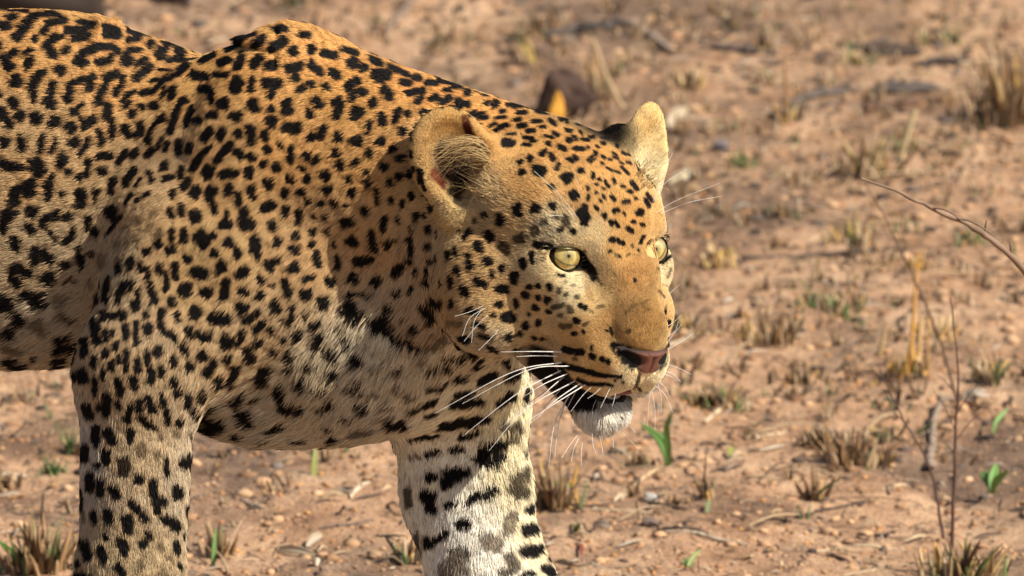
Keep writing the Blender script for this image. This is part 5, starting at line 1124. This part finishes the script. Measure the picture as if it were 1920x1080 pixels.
# logs, stones and a stump in the blurred distance
def lump(name, x, y, w, d, h, col, lab, cat, seed, rough=.85, tilt=0):
    p = ground_at(x, y); s_ = px_m(y); N1, N2 = 22, 14; vs = []
    for i in range(N2 + 1):
        for j in range(N1):
            th = math.pi * i / N2; ph_ = 2 * math.pi * j / N1
            v = np.array([math.sin(th) * math.cos(ph_), math.sin(th) * math.sin(ph_), math.cos(th)])
            v = np.sign(v) * np.abs(v) ** (.55 if name == 'stump' else .8)
            vs.append(v)
    vs = np.array(vs); nz = vnoise(vs * 10 + seed * 40, 5.5, seed)[:, None] - .5
    vs = vs * (1 + rough * 1.6 * nz) * np.array([w, d, h]) * s_
    ct, st_ = math.cos(tilt), math.sin(tilt); vs = np.stack([vs[:, 0] * ct - vs[:, 2] * st_, vs[:, 1], vs[:, 0] * st_ + vs[:, 2] * ct], -1)
    vs += np.array([p[0], p[1] + d * s_, gz(p[0], p[1]) + h * s_ * .6])
    f = [[i * N1 + j, i * N1 + (j + 1) % N1, (i + 1) * N1 + (j + 1) % N1, (i + 1) * N1 + j] for i in range(N2) for j in range(N1)]
    mb = MB(); mb.add(vs, f, np.array(col)[None] * (.6 + .8 * vnoise(vs, .012, 3)[:, None]))
    o = mb.build(name, M_GRIT); return tag(o, lab, cat)
lump('log', 1645, 84, 70, 22, 11, (.07, .05, .04), 'dark brown blurred log lying near the top right', 'log', 3)
lump('log', 70, 44, 150, 60, 62, (.05, .036, .028), 'dark fallen log beyond the hips at the top left corner', 'log', 5)
lump('stone', 322, 22, 36, 26, 26, (.07, .05, .045), 'dark blurred stone beyond the back', 'stone', 6)
lump('stump', 1064, 246, 42, 30, 42, (.06, .036, .027), 'dark brown broken stump behind the crown of the head', 'stump', 8, tilt=-.35)
lump('stone', 1690, 190, 50, 34, 6, (.085, .068, .058), 'flat dark charred stone left of the dark bush', 'stone', 9)
lump('stone', 1352, 292, 12, 10, 12, (.12, .11, .12), 'small dark grey stone above the brow bristles', 'stone', 10)
lump('stone', 1222, 936, 13, 10, 7, (.44, .41, .37), 'small whitish stone right of the white foreleg', 'stone', 11)
lump('stone', 1222, 995, 16, 10, 9, (.16, .12, .10), 'small dark stone above the blackened twig', 'stone', 12)
lump('stone', 1165, 856, 10, 8, 8, (.46, .38, .27), 'small cream stone below the chin', 'stone', 13)
lump('bark_flake', 1042, 256, 11, 7, 34, (.60, .30, .05), 'orange flake of bark standing against the dark stump', 'bark', 14, tilt=-.1)

# leaves
def leaf(name, P, w, col, parent=None, lab=None, cat=None, fold=.35, world=True):
    P = spline(P, 14); k = 14; vs = []; cs = []
    for i in range(k):
        t = P[min(i + 1, k - 1)] - P[max(i - 1, 0)]; t /= np.linalg.norm(t)
        s_ = np.cross(t, [0, -1, .25]); s_ /= np.linalg.norm(s_); nn = np.cross(s_, t)
        u = i / (k - 1); ww = w * math.sin(math.pi * min(max(u * .88 + .10, 0), 1)) ** .75
        for j, (a, b3) in enumerate(((-1, fold), (-.5, fold * .4), (0, 0), (.5, fold * .4), (1, fold), (.5, fold * .4 - .12), (0, -.16), (-.5, fold * .4 - .12))):
            vs.append(P[i] + s_ * a * ww + nn * b3 * ww); cs.append(np.array(col) * (1.25 if j == 2 else .85 + .3 * u))
    f = [[i * 8 + j, i * 8 + (j + 1) % 8, (i + 1) * 8 + (j + 1) % 8, (i + 1) * 8 + j] for i in range(k - 1) for j in range(8)]
    mb = MB(); mb.add(vs, f, cs); o = mb.build(name, M_LEAF, parent)
    if lab: tag(o, lab, cat)
    return o
def sprout(foot, leaves, lab, cat='seedling', col=(.13, .26, .06)):
    fp = ground_at(*foot); s_ = px_m(foot[1])
    fp = np.array([fp[0], fp[1], gz(fp[0], fp[1])])
    root = bpy.data.objects.new('green_sprout', None); C.objects.link(root); tag(root, lab, cat)
    root.location = fp
    off = ground_at(*foot)
    for pts, w, c in leaves:
        P = [off - np.array([0, 0, .002])] + [raised(p[0], p[1], off + np.array([0, .006 * (k + 1) * (1 if w > 0 else -1), 0])) for k, p in enumerate(pts)]
        P = [p - fp for p in P]
        leaf('leaf', P, abs(w) * s_, c, root)
    return root
G1, G2, G3 = (.13, .27, .06), (.16, .30, .08), (.10, .20, .08)
sprout((1254, 878), [([(1248, 845), (1232, 818), (1202, 794)], 9, G1), ([(1253, 840), (1250, 800), (1262, 768)], -6.5, G2), ([(1250, 850), (1246, 826), (1238, 810)], 6, G3)], 'tall green shoot with two long leaves right below the chin')
sprout((1860, 922), [([(1856, 905), (1846, 892), (1840, 884)], 9, G2), ([(1860, 900), (1864, 884), (1868, 870)], 10, G1), ([(1866, 905), (1878, 892), (1892, 882)], -7, G2), ([(1862, 908), (1872, 900), (1876, 888)], 7, G1)], 'bright green broad leaved sprout near the right edge')
sprout((1862, 808), [([(1868, 790), (1878, 778), (1890, 766)], 5, G2)], 'single short green blade above the broad leaved sprout')
sprout((1288, 1076), [([(1292, 1060), (1300, 1044), (1314, 1030)], 6, (.22, .27, .08)), ([(1286, 1062), (1284, 1050), (1282, 1046)], 4, G2)], 'yellow green blade at the bottom right of the white foreleg')
sprout((1370, 858), [([(1369, 850), (1370, 842), (1370, 838)], 5, (.30, .36, .07))], 'tiny yellow green shoot on the smooth slope')
sprout((1016, 932), [([(1020, 915), (1040, 908), (1072, 911)], 6, G2), ([(1016, 922), (1030, 930), (1046, 948)], 5, G2)], 'low sprout with two narrow green leaves beside the white foreleg')
sprout((1050, 1000), [([(1048, 992), (1046, 984), (1044, 980)], 5, G2)], 'tiny green shoot right of the white foreleg, left of its pair')
sprout((1078, 1002), [([(1076, 994), (1074, 988), (1070, 984)], 6, G2), ([(1080, 992), (1084, 986), (1088, 980)], -5, G2)], 'tiny two leaved shoot right of the white foreleg, right of its pair')
sprout((588, 915), [([(588, 890), (590, 860), (592, 836)], 6, (.30, .34, .10)), ([(584, 912), (574, 914), (562, 918)], 4, G3), ([(592, 912), (604, 914), (614, 918)], -4, G3)], 'upright yellow green blade under the chest')
sprout((398, 1085), [([(400, 1050), (402, 1018), (405, 990)], 4.5, G2)], 'thin upright green blade beside the near foreleg')
sprout((52, 1085), [([(38, 1056), (20, 1034), (-6, 1012)], 8, G1), ([(66, 1060), (68, 1040), (70, 1018)], 4, G2)], 'wide green blade arching left in the bottom left corner')
sprout((1325, 965), [([(1327, 950), (1328, 944), (1330, 936)], 4, (.2, .28, .12))], 'pale green shoot below the little dark stemmed tuft')
# dry leaves
def dry_leaf(x1, y1, x2, y2, w, c, lab, up=6):
    a, b3 = ground_at(x1, y1), ground_at(x2, y2); s_ = px_m((y1 + y2) / 2)
    a[2] = gz(a[0], a[1]) + .002; b3[2] = gz(b3[0], b3[1]) + .002
    m3 = (a + b3) / 2; m3[2] += up * s_
    leaf('dry_leaf', [a, m3, b3], w * s_, c, None, lab, 'dry leaf', fold=.5)
dry_leaf(958, 84, 1004, 142, 12, (.66, .46, .14), 'yellow blurred dry leaf left of the dark stump', 14)
dry_leaf(1244, 262, 1292, 222, 12, (.48, .39, .27), 'pale blurred dry leaf right behind the far ear', 10)
dry_leaf(1806, 738, 1856, 740, 8, (.62, .54, .44), 'pale dry leaf above the single green blade')
dry_leaf(515, 1052, 592, 1062, 8, (.50, .42, .30), 'pale curled dry leaf at the bottom between the forelegs')
dry_leaf(1395, 872, 1360, 882, 5, (.24, .16, .11), 'small brown dry leaf by the tiny yellow green shoot')
dry_leaf(1112, 990, 1146, 994, 6, (.40, .34, .27), 'greyish dry leaf left of the small dark stone')
dry_leaf(575, 1040, 605, 1022, 9, (.46, .38, .28), 'cream dry leaf above the pale curled leaf')
dry_leaf(1090, 1058, 1091, 1030, 4, (.30, .08, .05), 'reddish brown seed pod like leaf lying right of the white foreleg')
dry_leaf(1180, 918, 1150, 944, 6, (.55, .42, .28), 'tan curled dry leaf left of the small whitish stone')
dry_leaf(1255, 352, 1310, 345, 10, (.50, .42, .28), 'pale dry leaf among the blurred straw right of the forehead')
print('ground', time.time() - T0)
